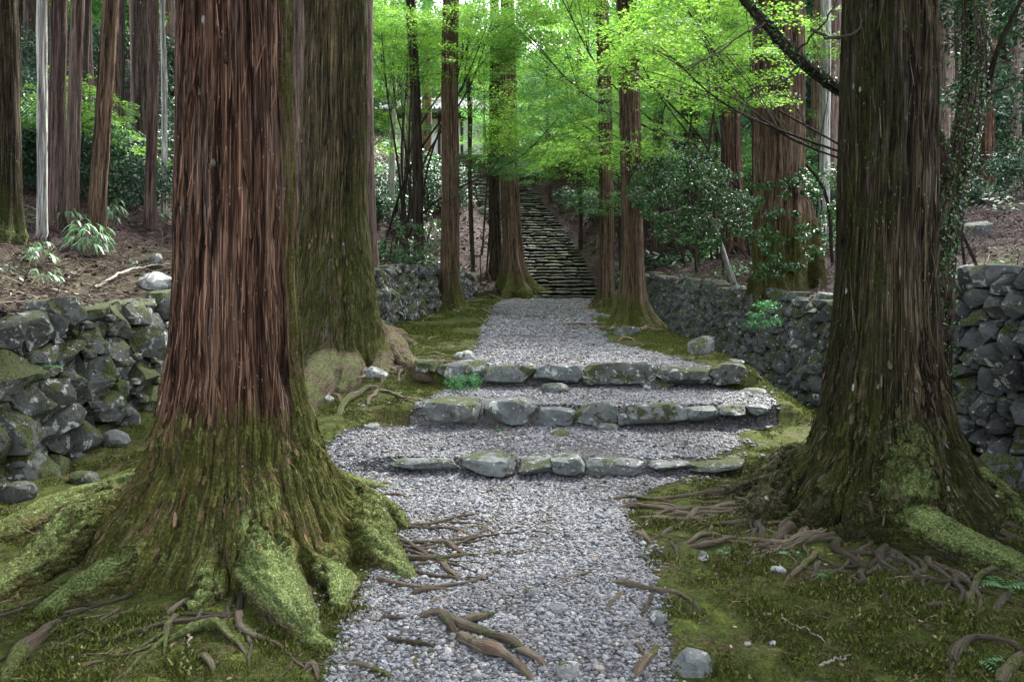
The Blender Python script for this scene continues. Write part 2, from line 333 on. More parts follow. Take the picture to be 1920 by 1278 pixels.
M_ = MT('dry leaf and bark litter'); LITTER = M_.done(M_.ramp(M_.orand(), [(0, (.012, .007, .006)), (.5, (.036, .022, .019)), (.84, (.078, .050, .042)), (.96, (.20, .15, .125)), (1, (.42, .38, .34))]), .8, None, .3)
# ------------------------------------------------------------------ ground sheet
def build_ground():
    ys = [-60, -30, -15, -8, -4, -2, 0, 1, 1.6, 2.0, 2.3]
    y = 2.5
    while y < 12.5: ys.append(y); y *= 1.0088
    while y < 62: ys.append(y); y *= 1.0135
    while y < 420: ys.append(y); y *= 1.05
    ys = np.array(ys); n = 500
    u = np.linspace(-1, 1, n); s = np.sinh(3.2*u)/np.sinh(3.2)
    S = np.maximum(14, 2.6*np.abs(ys)); S = np.minimum(S, 420)
    X = s[None, :]*S[:, None]; Y = np.repeat(ys[:, None], n, 1)
    Z = H(X, Y)
    V = np.stack([X, Y, Z], -1).reshape(-1, 3)
    i = np.arange(len(ys)-1)[:, None]*n+np.arange(n-1)[None, :]; i = i.ravel()
    F = np.stack([i, i+1, i+n+1, i+n], 1)
    g = gravelmask(X, Y).ravel()
    xl = np.interp(Y, *XLT); xr = np.interp(Y, *XRT)
    flat = sm(-.1, .25, X-xl)*sm(-.1, .2, xr-X)*(1-sm(26, 29.5, Y))
    far = .55*sm(.5, .62, .5+.5*fbm(X*.3, Y*.3, 0, 3, 77))*(1-flat)
    moss = np.clip(flat+far*.5, 0, 1).ravel()
    me = mesh_np('ground', V, [F], (GROUND,), True, {'mask': np.stack([g, moss, g*0], 1)})
    tag(obj('ground', me), kind='structure')
build_ground()

# ------------------------------------------------------------------ tubes
def frames(P):
    P = np.asarray(P, float); T = np.gradient(P, axis=0); T /= np.linalg.norm(T, axis=1)[:, None]+1e-9
    A = np.zeros_like(P); up = np.array([0, 0, 1.0]) if abs(T[0, 2]) < .9 else np.array([1.0, 0, 0])
    for i in range(len(P)):
        a = (up if i == 0 else A[i-1]); a = a-T[i]*a.dot(T[i]); a /= np.linalg.norm(a)+1e-9; A[i] = a
    return T, A, np.cross(T, A)
def spline(P, n):
    P = np.asarray(P, float); k = len(P)
    if k < 3:
        t = np.linspace(0, 1, n)[:, None]; return P[0]+(P[-1]-P[0])*t
    Q = np.vstack([2*P[0]-P[1], P, 2*P[-1]-P[-2]]); out = []
    for t in np.linspace(0, k-1-1e-6, n):
        i = int(t); f = t-i; a, b, c, d = Q[i:i+4]
        out.append(.5*((2*b)+(-a+c)*f+(2*a-5*b+4*c-d)*f*f+(-a+3*b-3*c+d)*f**3))
    return np.array(out)
def tube(P, R, n=8, bumpy=0.0, seed=0, flat=1.0):
    """returns V, quads, bk"""
    P = np.asarray(P, float); m = len(P); R = np.asarray(R, float)*np.ones(m)
    T, A, B = frames(P); an = np.linspace(0, 2*math.pi, n, endpoint=False)
    L = np.concatenate([[0], np.cumsum(np.linalg.norm(np.diff(P, axis=0), axis=1))])
    r = R[:, None]*np.ones((1, n))
    if bumpy:
        r = r*(1+bumpy*fbm(np.cos(an)[None]*1.3+seed*3.7, np.sin(an)[None]*1.3, L[:, None]*5/max(.3, 1), 3, seed)+bumpy*.7*vn(np.cos(an*2)[None]*2.5, np.sin(an)[None]*2.5+seed, L[:, None]*1.5, seed+5))
    V = P[:, None]+A[:, None]*(np.cos(an)[None, :, None]*r[..., None])*flat+B[:, None]*(np.sin(an)[None, :, None]*r[..., None])
    bk = np.stack([np.repeat(np.cos(an)[None]*.16, m, 0), np.repeat(np.sin(an)[None]*.16, m, 0), np.repeat(L[:, None]*.25, n, 1)+seed*1.3], -1)
    i = np.arange(m-1)[:, None]*n; j = np.arange(n)[None]; k = (j+1) % n
    F = np.stack([i+j, i+k, i+n+k, i+n+j], -1).reshape(-1, 4)
    return V.reshape(-1, 3), F, bk.reshape(-1, 3)
class MB:
    def __init__(s): s.V = []; s.Q = []; s.T = []; s.b = []; s.n = 0
    def add(s, V, Q=None, T=None, bk=None):
        s.V.append(V)
        if Q is not None: s.Q.append(np.asarray(Q)+s.n)
        if T is not None: s.T.append(np.asarray(T)+s.n)
        s.b.append(bk if bk is not None else np.zeros((len(V), 3))); s.n += len(V)
    def tube(s, P, R, n=8, **k):
        V, F, b = tube(P, R, n, **k); s.add(V, F, None, b)
    def mesh(s, name, mat, smooth=True, attrs=None):
        f = []
        if s.Q: f.append(np.concatenate(s.Q))
        if s.T: f.append(np.concatenate(s.T))
        V = np.concatenate(s.V); a = {'bk': np.concatenate(s.b)}
        a.update(attrs or {})
        return mesh_np(name, V, f, (mat,), smooth, a)

# ------------------------------------------------------------------ big trees: trunk, flare and main roots fused into one surface
def big_tree(base, top, prof, roots, bark, voxel, seed, mossrule, ztop=3.8, bare=None):
    """base, top: axis points; prof: (z above base, radius); roots: [(points xyz, radii)] -> mesh in coords relative to base"""
    bx, by, bz = base; sc_w = 1.0
    ax = lambda z: (np.array([bx, by, bz])+(np.array(top)-np.array(base))*(z/(top[2]-bz)))
    bm = bmesh.new()
    def cap(P, R, n):
        V, F, _ = tube(P, R, n); vs_ = [bm.verts.new(v) for v in V]
        for f in F: bm.faces.new([vs_[i] for i in f])
        bm.faces.new(vs_[:n][::-1]); bm.faces.new(vs_[-n:])
    zz = np.linspace(-.35, ztop, 24); cap([ax(z) for z in zz], np.interp(zz, *prof), 40)
    SM = []
    for ri, (P, R) in enumerate(roots):
        k = max(10, int(np.linalg.norm(np.diff(np.array(P), axis=0), axis=1).sum()/.07)); Q = spline(P, k)
        t = np.linspace(0, 1, k); rr = np.interp(t, np.linspace(0, 1, len(R)), R)
        rr = rr*(1+.16*vn(t*9+seed, 3.3+seed, len(P)*1.7, 5))
        Q[2:, 2] += .03*vn(t[2:]*9, seed*2.1, len(Q)*.37, 6)*sc_w; Q[:, 0] += .05*vn(t*7, seed*1.3, len(Q)*.77, 12)*t*sc_w; Q[:, 1] += .05*vn(t*7, seed*1.9, len(Q)*.57, 13)*t*sc_w
        cap(Q, rr, 12); Tq = np.gradient(Q, axis=0); Tq[:, 2] *= .3; Tq /= np.linalg.norm(Tq, axis=1)[:, None]; Sd = np.cross(Tq, [0, 0, 1.]); Sd /= np.linalg.norm(Sd, axis=1)[:, None]+1e-6
        sl_ = np.concatenate([[0], np.cumsum(np.linalg.norm(np.diff(Q, axis=0), axis=1))]); SM.append(np.hstack([Q, Sd, sl_[:, None], np.full((k, 1), ri*3.0), rr[:, None]]))
    me = bpy.data.meshes.new('tmp'); bm.to_mesh(me); bm.free()
    o = bpy.data.objects.new('tmp', me); C.objects.link(o)
    md = o.modifiers.new('r', 'REMESH'); md.mode = 'VOXEL'; md.voxel_size = voxel
    s = o.modifiers.new('s', 'SMOOTH'); s.factor = .6; s.iterations = max(4, int(.055/voxel*3.2))
    dg = bpy.context.evaluated_depsgraph_get(); dg.update()
    m2 = bpy.data.meshes.new_from_object(o.evaluated_get(dg), depsgraph=dg)
    bpy.data.objects.remove(o)
    n = len(m2.vertices); co = np.empty(n*3, np.float32); m2.vertices.foreach_get('co', co); co = co.reshape(-1, 3).astype(float)
    no = np.empty(n*3, np.float32); m2.vertex_normals.foreach_get('vector', no); no = no.reshape(-1, 3).astype(float)
    nf = len(m2.polygons); lt = np.empty(nf, np.int32); m2.polygons.foreach_get('loop_total', lt)
    li = np.empty(lt.sum(), np.int32); m2.loops.foreach_get('vertex_index', li)
    assert (lt == 4).all(); F = li.reshape(-1, 4)
    # drop what is buried, and the cap on top
    gh = H(co[:, 0], co[:, 1], False); keepv = (co[:, 2] > gh-.12) & (co[:, 2] < bz+ztop-.05)
    F = F[keepv[F].all(1)]
    # upper trunk carried on with an ordinary tapered tube
    zu = np.concatenate([np.linspace(ztop-.1, ztop+2, 8), np.linspace(ztop+3, 22, 12)])
    Ru = np.interp(zu, [ztop-.1, 22], [np.interp(ztop, *prof), .10])
    Vu, Fu, _ = tube([ax(z) for z in zu], Ru, 40)
    co = np.vstack([co, Vu]); nu = np.zeros_like(Vu); axu = np.repeat([ax(z) for z in zu], 40, 0); nu = (Vu-axu)/np.linalg.norm(Vu-axu, axis=1)[:, None]
    F = np.vstack([F, Fu+n]); no = np.vstack([no, nu])
    z = co[:, 2]-bz; A = np.array([ax(q) for q in (0, 1)]); axx = A[0]+(A[1]-A[0])*z[:, None]
    dx = co[:, 0]-axx[:, 0]; dy = co[:, 1]-axx[:, 1]; r = np.hypot(dx, dy); a = np.arctan2(dy, dx)
    R0 = np.interp(z, *prof)
    sarc = z-np.maximum(r-.36, 0)*1.1
    a2 = a+.10*fbm(np.cos(a)*1.5, np.sin(a)*1.5, z*.8, 3, seed)+.05*np.sin(z*.7+seed)
    bk = np.stack([np.cos(a2)*.5, np.sin(a2)*.5, sarc*.10+seed], 1)
    if SM:
        SM = np.vstack(SM); idx = np.where((r-R0 > .10) & (z < 1.6))[0]
        for ch in np.array_split(idx, max(1, len(idx)//4000)):
            dd = np.linalg.norm(co[ch][:, None]-SM[None, :, :3], axis=2)-SM[None, :, 8]; j = dd.argmin(1); q = SM[j]; df = co[ch]-q[:, :3]
            bk[ch] = np.stack([(df*q[:, 3:6]).sum(1)*1.4+q[:, 7], df[:, 2]*1.4, -q[:, 6]*.10+seed+.36], 1)
    low = 1-sm(.7, 1.25, z)
    rg = vn(bk[:, 0]*26, bk[:, 1]*26, bk[:, 2]*14, seed); rg2 = vn(bk[:, 0]*52, bk[:, 1]*52, bk[:, 2]*22, seed+3)
    big = fbm(bk[:, 0]*6, bk[:, 1]*6, bk[:, 2]*5, 3, seed+8)
    rootp = sm(.18, .40, r-R0)
    amp = (1-rootp*.55)
    plate = vn(co[:, 0]*13, co[:, 1]*13, co[:, 2]*11, seed+4)
    crk = lambda q, w_: sm(0, w_, np.abs(q))
    d = (.020*crk(rg, .28)+.007*crk(rg2, .3))*amp + .022*big + low*(1-.5*rootp)*(.014*plate+.030*crk(vn(bk[:, 0]*15, bk[:, 1]*15, bk[:, 2]*13, seed+6), .3)-.02+.03*fbm(co[:, 0]*4, co[:, 1]*4, co[:, 2]*4, 3, seed+7))
    co = co+no*d[:, None]
    moss, lich = mossrule(z, r, a, no, R0, co)
    V = co-np.array(base)
    me = mesh_np('trunk', V, [F], (bark,), True, {'bk': bk, 'moss': moss, 'lich': lich, 'bare': (bare(z, r, a, no, R0) if bare else 0*z)})
    return me
def groot(px_pts, h=0.0, sink=.35, R=None):
    out = []
    for (px, py), r in zip(px_pts, R):
        p = gp(px, py); f = len(out)/max(1, len(px_pts)-1); out.append((p.x, p.y, gz(p.x, p.y)+r*(.42-.6*f)-.05*f*f+h))
    return out

# gentle shared far crown of cedar foliage, high above the picture
def leafquads(P, N, size, seed=0, shape=0, curl=.0):
    """P centres, N normals, size array. shape 0 rhombus(2 tris) 1 maple star 2 oval hexagon"""
    rg = np.random.default_rng(seed); n = len(P)
    N = N/np.linalg.norm(N, axis=1)[:, None]; h = rg.normal(size=(n, 3)); U = h-N*(h*N).sum(1)[:, None]; U /= np.linalg.norm(U, axis=1)[:, None]; W = np.cross(N, U)
    if shape == 0: q = np.array([(0, -1), (.55, 0), (0, 1), (-.55, 0)])*.5; f = [[0, 1, 2, 3]]
    elif shape == 1:
        q = []
        for i, l in enumerate((1.0, .9, .62, .62, .9)):
            th = math.radians((0, 52, 115, -115, -52)[i]); q.append((math.sin(th)*l, math.cos(th)*l))
        q = [q[3], q[4], q[0], q[1], q[2]]; o = []
        for i in range(5):
            o.append(q[i])
            if i < 4:
                b = ((q[i][0]+q[i+1][0]), (q[i][1]+q[i+1][1])); L = math.hypot(*b); o.append((b[0]/L*.36, b[1]/L*.36))
        o.append((0, -.16)); q = np.array(o)*.55; f = [list(range(10))[::-1]]
    else: q = np.array([(0, -1), (.36, -.45), (.40, .15), (0, 1), (-.40, .15), (-.36, -.45)])*.5; f = [[0, 1, 2, 3, 4, 5]]
    V = P[:, None]+(U[:, None]*q[None, :, :1]+W[:, None]*q[None, :, 1:])*np.asarray(size)[:, None, None]
    if curl: V = V-N[:, None]*(np.abs(q[:, 0])+np.abs(q[:, 1]))[None, :, None]*curl*np.asarray(size)[:, None, None]
    k = len(q); F = np.arange(n)[:, None]*k+np.array(f[0])[None]
    return V.reshape(-1, 3), F
def crown_mesh(name, mat, sprays, per, size, seed, shape=0, thick=.06, tilt=.35, ball=False, mat2=None):
    """sprays: list of (centre, radius, tiltvec)"""
    rg = np.random.default_rng(seed); P = []; N = []
    for c, rad, tv in sprays:
        m = max(4, int(per*rg.uniform(.7, 1.3)))
        if ball:
            d = rg.normal(size=(m, 3)); d /= np.linalg.norm(d, axis=1)[:, None]; rr = rad*rg.uniform(.35, 1, m)**.6
            p = np.array(c)+d*rr[:, None]*np.array([1, 1, .75]); nn = d*.7+rg.normal(size=(m, 3))*.6+np.array([0, 0, .5])
        else:
            a = rg.uniform(0, 6.283, m); r = rad*np.sqrt(rg.uniform(0, 1, m))*(1+.3*np.sin(a*3+rg.uniform(0, 6)))
            x = r*np.cos(a); y = r*np.sin(a)*rg.uniform(.6, 1); z = rg.normal(0, thick, m)-.10*r*r/rad*1.2
            p = np.stack([x, y, z+tv[0]*x+tv[1]*y], 1)+np.array(c)
            nn = np.stack([-tv[0]+rg.normal(0, tilt, m), -tv[1]+rg.normal(0, tilt, m), np.ones(m)], 1)
        P.append(p); N.append(nn)
    P = np.vstack(P); N = np.vstack(N); sz = size*rg.uniform(.65, 1.25, len(P))
    V, F = leafquads(P, N, sz, seed, shape)
    return mesh_np(name, V, [F], (mat,), False)
def maple_sprays(rg, n, rx, rz, rad=(.45, .9), bias=0):
    out = []
    for i in range(n):
        a = rg.uniform(0, 6.283); r = rx*math.sqrt(rg.uniform(0.02, 1)); z = rg.uniform(-1, 1)*rz*math.sqrt(max(.05, 1-(r/rx)**2*.8))
        out.append(((r*math.cos(a), r*math.sin(a), z-.08*r), rg.uniform(*rad), (rg.normal(0, .12)-.12*math.cos(a), rg.normal(0, .12)-.12*math.sin(a))))
    return out
rgc = np.random.default_rng(3)
MAPLE = []
for k in range(3):
    sp = maple_sprays(rgc, 46, 2.3, 1.5)
    MAPLE.append((sp, crown_mesh('crown', L_MAPLE, sp, 180, .088, 50+k, 1), crown_mesh('crown', L_MAPLE2, sp, 180, .088, 70+k, 1)))
FINE = []                                                   # close sprays: smaller leaves
for k in range(2):
    sp = maple_sprays(rgc, 34, 1.5, .55, (.28, .5))
    FINE.append((sp, crown_mesh('crown', L_MAPLE, sp, 120, .076, 90+k, 1, .03), crown_mesh('crown', L_MAPLE2, sp, 120, .076, 95+k, 1, .03)))
def ball_sprays(rg, n, rx, rz, rad):
    out = []
    for i in range(n):
        d = rg.normal(size=3); d /= np.linalg.norm(d); q = rg.uniform(.35, 1)**.5
        out.append(((d[0]*rx*q, d[1]*rx*q, d[2]*rz*q), rg.uniform(*rad), (0, 0)))
    return out
SHRUB = [crown_mesh('crown', L_DARK, ball_sprays(rgc, 34, 1.0, .8, (.2, .38)), 75, .10, 110+k, 2, ball=True) for k in range(3)]
HOLLY = [crown_mesh('crown', L_HOLLY, ball_sprays(rgc, 60, 1.15, .8, (.14, .30)), 70, .062, 120+k, 2, ball=True) for k in range(2)]
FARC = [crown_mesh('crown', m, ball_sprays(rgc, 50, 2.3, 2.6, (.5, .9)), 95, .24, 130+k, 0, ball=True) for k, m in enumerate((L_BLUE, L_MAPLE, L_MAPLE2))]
def cedar_crown(seed):
    rg = np.random.default_rng(seed); sp = []
    for i in range(110):
        t = i/110; r = (2.4*(1-t)**.7+.3)*rg.uniform(.3, 1); a = rg.uniform(0, 6.283)
        sp.append(((r*math.cos(a), r*math.sin(a), t*11-.25*r), rg.uniform(.3, .75), (-.3*math.cos(a), -.3*math.sin(a))))
    return crown_mesh('crown', L_CEDAR, sp, 34, .44, seed, 0, .14, .8)
CEDARC = [cedar_crown(s) for s in (201, 202)]

# ------------------------------------------------------------------ nearest tree on the left
def mound_top(x, y): return gz(x, y)
T1 = (-1.62, 4.62, .08)
A1 = at(441, 0, 4.62)
def R1r(pts, radii, h0=.75, start=.22, up=None):
    """a root: leaves the trunk high, then follows ground points"""
    g = groot(pts, 0, .35, radii); first = np.array(g[0]); c = np.array([T1[0], T1[1]])
    d = first[:2]-c; L = np.linalg.norm(d); d = d/L
    P = [(c[0]+d[0]*.05, c[1]+d[1]*.05, h0+T1[2]), (c[0]+d[0]*start, c[1]+d[1]*start, h0*.78+T1[2]), (c[0]+d[0]*min(L*.72, .56), c[1]+d[1]*min(L*.72, .56), h0*.36+T1[2])]
    return [tuple(map(float, p)) for p in P+g], [radii[0]*.9, radii[0]*1.0, radii[0]*1.15]+[q*1.12 for q in radii]
roots1 = [
    R1r([(478, 1075), (515, 1120), (560, 1168), (604, 1204), (650, 1228)], [.16, .13, .085, .045, .02], .72),
    R1r([(330, 1040), (240, 1082), (140, 1120), (30, 1160)], [.14, .105, .075, .04], .62),
    R1r([(250, 985), (150, 1030), (55, 1085), (-60, 1135), (-160, 1180)], [.16, .15, .12, .09, .05], .60),
    R1r([(215, 950), (120, 970), (20, 1005), (-90, 1030), (-190, 1060)], [.14, .12, .10, .08, .05], .52),
    R1r([(650, 985), (700, 1030), (745, 1065), (786, 1095)], [.15, .11, .07, .03], .62),
    R1r([(590, 1040), (618, 1090), (640, 1128), (662, 1150)], [.10, .065, .045, .025], .55),
    R1r([(640, 950), (690, 965), (745, 985), (770, 1000)], [.14, .09, .06, .03], .55),
    R1r([(600, 922), (680, 912), (745, 916)], [.10, .055, .03], .5),
    R1r([(240, 925), (170, 935), (90, 950)], [.12, .08, .04], .45),
    R1r([(405, 1085), (385, 1120), (345, 1150)], [.11, .05, .03], .42),
]
def moss1(z, r, a, no, R0, co):
    low = 1-sm(.62, 1.05, z+.12*fbm(np.cos(a)*3, np.sin(a)*3, z*2, 3, 41))
    side = sm(.74, .93, np.cos(a-math.radians(12)))*.85       # damp right-hand edge
    moss = .08+.62*low*(1-.35*sm(.2, .5, r-R0))+.62*side
    front = .60+.40*sm(.55, .95, np.cos(a-math.radians(-72)))
    lich = (sm(.0, .9, no[:, 2])*sm(-.02, .25, r-R0)*.95*front+.22*low)
    return moss, lich
t1 = thing('cedar_tree', 'huge red-brown cedar with wide mossy flared base, nearest tree left of the path', 'tree', T1)
prof1 = ([-.4, -.1, 0, .12, .28, .55, .9, 1.5, 3.4, 4.2], [.84, .84, .78, .67, .57, .455, .365, .315, .278, .265])
obj('trunk', big_tree(T1, tuple(A1), prof1, roots1, BARK_RED, .012, 3, moss1, 3.9, lambda z, r, a, no, R0: sm(.0, .35, r-R0)*(.25+.3*sm(.3, 1, np.cos(a+.3)))), t1)
def add_crown(t, base, z0, s=1.0, k=0, off=(0, 0)):
    o = obj('crown', CEDARC[k % 2], t, (off[0], off[1], z0)); o.scale = (s, s, s); o.rotation_euler.z = random.uniform(0, 6); return o
def axis_off(base, top, z): return ((top[0]-base[0])*z/(top[2]-base[2]), (top[1]-base[1])*z/(top[2]-base[2]))
add_crown(t1, T1, 12, 1.15, 0, axis_off(T1, A1, 12))
# knots on the trunk of the nearest tree
def knot(parent, base, px, py, Y, s):
    M = bmesh.new(); bmesh.ops.create_icosphere(M, subdivisions=2, radius=1)
    me = bpy.data.meshes.new('knot'); M.to_mesh(me); M.free()
    n = len(me.vertices); add_attrs(me, {'bk': np.zeros((n, 3)), 'moss': np.zeros(n), 'lich': np.zeros(n)})
    for p in me.polygons: p.use_smooth = True
    p = at(px, py, Y); o = obj('knot', me, parent, p-Vector(base), BARK_RED); o.scale = (s*.8, s*.8, s*1.3); return o
knot(t1, T1, 416, 276, 4.31, .022); knot(t1, T1, 424, 112, 4.31, .018); knot(t1, T1, 412, 372, 4.30, .018)

# ------------------------------------------------------------------ nearest tree on the right
T2 = (2.50, 5.30, .10); A2 = at(1668, 0, 5.30)
def R2r(pts, radii, h0=.7, start=.2):
    g = groot(pts, 0, .35, radii); first = np.array(g[0]); c = np.array([T2[0], T2[1]])
    d = first[:2]-c; L = np.linalg.norm(d); d = d/L
    P = [(c[0]+d[0]*.05, c[1]+d[1]*.05, h0+T2[2]), (c[0]+d[0]*start, c[1]+d[1]*start, h0*.78+T2[2]), (c[0]+d[0]*min(L*.72, .56), c[1]+d[1]*min(L*.72, .56), h0*.36+T2[2])]
    return [tuple(map(float, p)) for p in P+g], [radii[0]*.9, radii[0]*1.0, radii[0]*1.15]+[q*1.12 for q in radii]
roots2 = [
    R2r([(1700, 1010), (1770, 1040), (1860, 1060), (1960, 1085)], [.19, .15, .10, .07], .68),
    R2r([(1800, 900), (1850, 940), (1900, 975), (1970, 1010)], [.13, .11, .08, .06], .62),
    R2r([(1490, 930), (1430, 965), (1390, 985)], [.16, .10, .05], .62),
    R2r([(1560, 960), (1520, 985), (1500, 1000)], [.14, .08, .04], .55),
    R2r([(1620, 985), (1600, 1010), (1590, 1020)], [.12, .06, .03], .5),
    R2r([(1470, 900), (1400, 925), (1340, 935)], [.12, .06, .03], .5),
    R2r([(1500, 870), (1450, 880), (1400, 885)], [.10, .06, .03], .45),
    R2r([(1820, 850), (1880, 850), (1930, 860)], [.12, .08, .05], .5),
]
def moss2(z, r, a, no, R0, co):
    low = 1-sm(.35, 1.0, z+.15*fbm(np.cos(a)*3, np.sin(a)*3, z*2, 3, 43))
    left = sm(.2, .95, np.cos(a-math.radians(205)))
    moss = .26+.38*low+.25*left*(1-low)
    lich = .78*sm(.0, .8, no[:, 2])*sm(-.05, .2, r-R0)*sm(.1, .7, np.cos(a-math.radians(-50)))+.10*low
    return moss, lich
t2 = thing('cedar_tree', 'huge dark olive cedar with pale lichen spots and green mossy root, right of the path', 'tree', T2)
prof2 = ([-.4, -.1, 0, .12, .28, .55, .9, 1.5, 3.6, 4.4], [.80, .80, .72, .61, .50, .405, .335, .285, .258, .25])
obj('trunk', big_tree(T2, tuple(A2), prof2, roots2, BARK_GREEN, .0135, 9, moss2, 4.1, lambda z, r, a, no, R0: sm(.0, .3, r-R0)*(.38*sm(-.2, .7, -np.cos(a)))), t2)
add_crown(t2, T2, 12.5, 1.1, 1, axis_off(T2, A2, 12.5))

# ------------------------------------------------------------------ second big tree on the left
T3 = (-2.28, 10.0, .70); A3 = at(632, 0, 10.0)
def R3r(pts, radii, h0=1.0, start=.3):
    g = groot(pts, 0, .3, radii); first = np.array(g[0]); c = np.array([T3[0], T3[1]])
    d = first[:2]-c; L = np.linalg.norm(d); d = d/L
    P = [(c[0]+d[0]*.05, c[1]+d[1]*.05, h0+T3[2]), (c[0]+d[0]*.20, c[1]+d[1]*.20, h0*.78+T3[2]), (c[0]+d[0]*min(L*.6, .55), c[1]+d[1]*min(L*.6, .55), h0*.42+T3[2])]
    return [tuple(map(float, p)) for p in P+g], [radii[0]*.6, radii[0]*.85, radii[0]*1.2]+[q*1.15 for q in radii]
roots3 = [
    R3r([(622, 690), (597, 725), (578, 765), (560, 800)], [.26, .20, .13, .06], 1.55, .34),
    R3r([(655, 680), (650, 708), (640, 735)], [.20, .13, .07], 1.25),
    R3r([(700, 665), (715, 690), (712, 712)], [.19, .13, .07], 1.3),
    R3r([(722, 655), (752, 678), (785, 694), (812, 706)], [.20, .14, .09, .04], 1.3),
    R3r([(575, 680), (545, 705), (520, 730)], [.18, .12, .07], 1.1),
    R3r([(740, 640), (760, 640), (780, 645)], [.13, .07, .04], .9),
    ([(-2.3, 10.1, 1.4), (-2.7, 10.4, 1.25), (-2.95, 10.6, .95)], [.22, .2, .15]),
]
def moss3(z, r, a, no, R0, co):
    moss = .36+.22*(1-sm(1.0, 2.6, z))*(1-.6*sm(0, .3, r-R0))+.15*sm(.3, .9, np.cos(a-math.radians(0)))
    lich = .30*sm(.15, .8, no[:, 2])*sm(.08, .3, r-R0)+.22*sm(.2, .6, 1-z/1.9)*sm(0, .8, np.cos(a+math.radians(100)))
    return moss, lich
t3 = thing('cedar_tree', 'big greenish-brown cedar with smooth pale roots spilling beside the third step, second on the left', 'tree', T3)
prof3 = ([-.4, 0, .4, .9, 1.4, 1.9, 4.5, 5.0], [.70, .70, .60, .52, .45, .385, .345, .335])
obj('trunk', big_tree(T3, tuple(A3), prof3, roots3, BARK_OLIVE, .024, 15, moss3, 4.7, lambda z, r, a, no, R0: .95*sm(-.05, .22, r-R0)*(1-sm(.6, 1.5, z))), t3)
add_crown(t3, T3, 13, 1.1, 0, axis_off(T3, A3, 13))

def bark_strips(parent, base, top, n, zr, seed, mat, size, lift, prefer_low=False):
    me = [o for o in parent.children if o.name.startswith('trunk')][0].data
    N = len(me.vertices); co = np.empty(N*3, np.float32); me.vertices.foreach_get('co', co); co = co.reshape(-1, 3).astype(float)
    no = np.empty(N*3, np.float32); me.vertex_normals.foreach_get('vector', no); no = no.reshape(-1, 3).astype(float)
    bk = np.empty(N*3, np.float32); me.attributes['bk'].data.foreach_get('vector', bk); bk = bk.reshape(-1, 3)
    mo = np.empty(N, np.float32); me.attributes['moss'].data.foreach_get('value', mo)
    rg = np.random.default_rng(seed); ok = np.where((co[:, 2] > zr[0]) & (co[:, 2] < zr[1]) & (co[:, 1] < .35) & (np.hypot(co[:, 0], co[:, 1]) < .85))[0]
    k = rg.choice(ok, n); p = co[k]; nn = no[k]; c = np.array(top)-np.array(base); ax = c/np.linalg.norm(c)
    rad = p-ax*(p@ax)[:, None]; rad /= np.linalg.norm(rad, axis=1)[:, None]+1e-6
    dn = -ax[None]+rad*.55*(1-sm(.3, 1.0, p[:, 2]))[:, None]; dn = dn-nn*(dn*nn).sum(1)[:, None]; dn /= np.linalg.norm(dn, axis=1)[:, None]+1e-6
    sd = np.cross(nn, dn); tw = rg.normal(0, .12, n)[:, None]; dn = dn+sd*tw
    L = size[1]*rg.uniform(.4, 1.3, n)[:, None]; W_ = size[0]*rg.uniform(.5, 1.4, n)[:, None]; l0 = lift*rg.uniform(.1, 1.0, n)[:, None]
    rows = []
    for f, wf, lf in ((-.5, .5, -.2), (-.1, 1, .25), (.28, .95, .6), (.5, .55, 1.0)):
        cpt = p+dn*L*f+nn*(l0*lf-.002); rows += [cpt-sd*W_*wf*.5, cpt+nn*W_*.18, cpt+sd*W_*wf*.5]
    V = np.stack(rows, 1); F = []
    for q in range(3):
        for h in (0, 1): F.append((q*3+h, q*3+h+1, q*3+h+4, q*3+h+3))
    F = (np.arange(n)[:, None, None]*12+np.array(F)[None]).reshape(-1, 4)
    rp = lambda a: np.repeat(a, 12, 0)
    b2 = rp(bk[k])+rg.normal(0, .3, (n, 3)).repeat(12, 0)*np.array([1, 1, .1]); b2[:, 2] += np.tile(np.repeat([-.5, -.1, .28, .5], 3), n)*rp(L[:, 0])*.1
    m_ = mesh_np('bark_strips', V.reshape(-1, 3), [F], (mat,), True, {'bk': b2, 'moss': rp(mo[k]+rg.uniform(-.25, .15, n)), 'lich': rp(rg.uniform(-.2, .25, n)*(p[:, 2] < .8)), 'bare': rp(np.zeros(n))})
    tag(obj('bark_strips', m_, parent), kind='stuff')
bark_strips(t1, T1, A1, 800, (.12, .82), 5, BARK_RED, (.017, .085), .014)
bark_strips(t1, T1, A1, 420, (.9, 3.6), 6, BARK_RED, (.0065, .34), .010)
bark_strips(t2, T2, A2, 800, (.10, 1.0), 7, BARK_GREEN, (.020, .10), .018)
bark_strips(t2, T2, A2, 380, (.9, 3.8), 8, BARK_GREEN, (.007, .36), .012)
bark_strips(t3, T3, A3, 260, (.3, 1.6), 9, BARK_OLIVE, (.025, .12), .015)
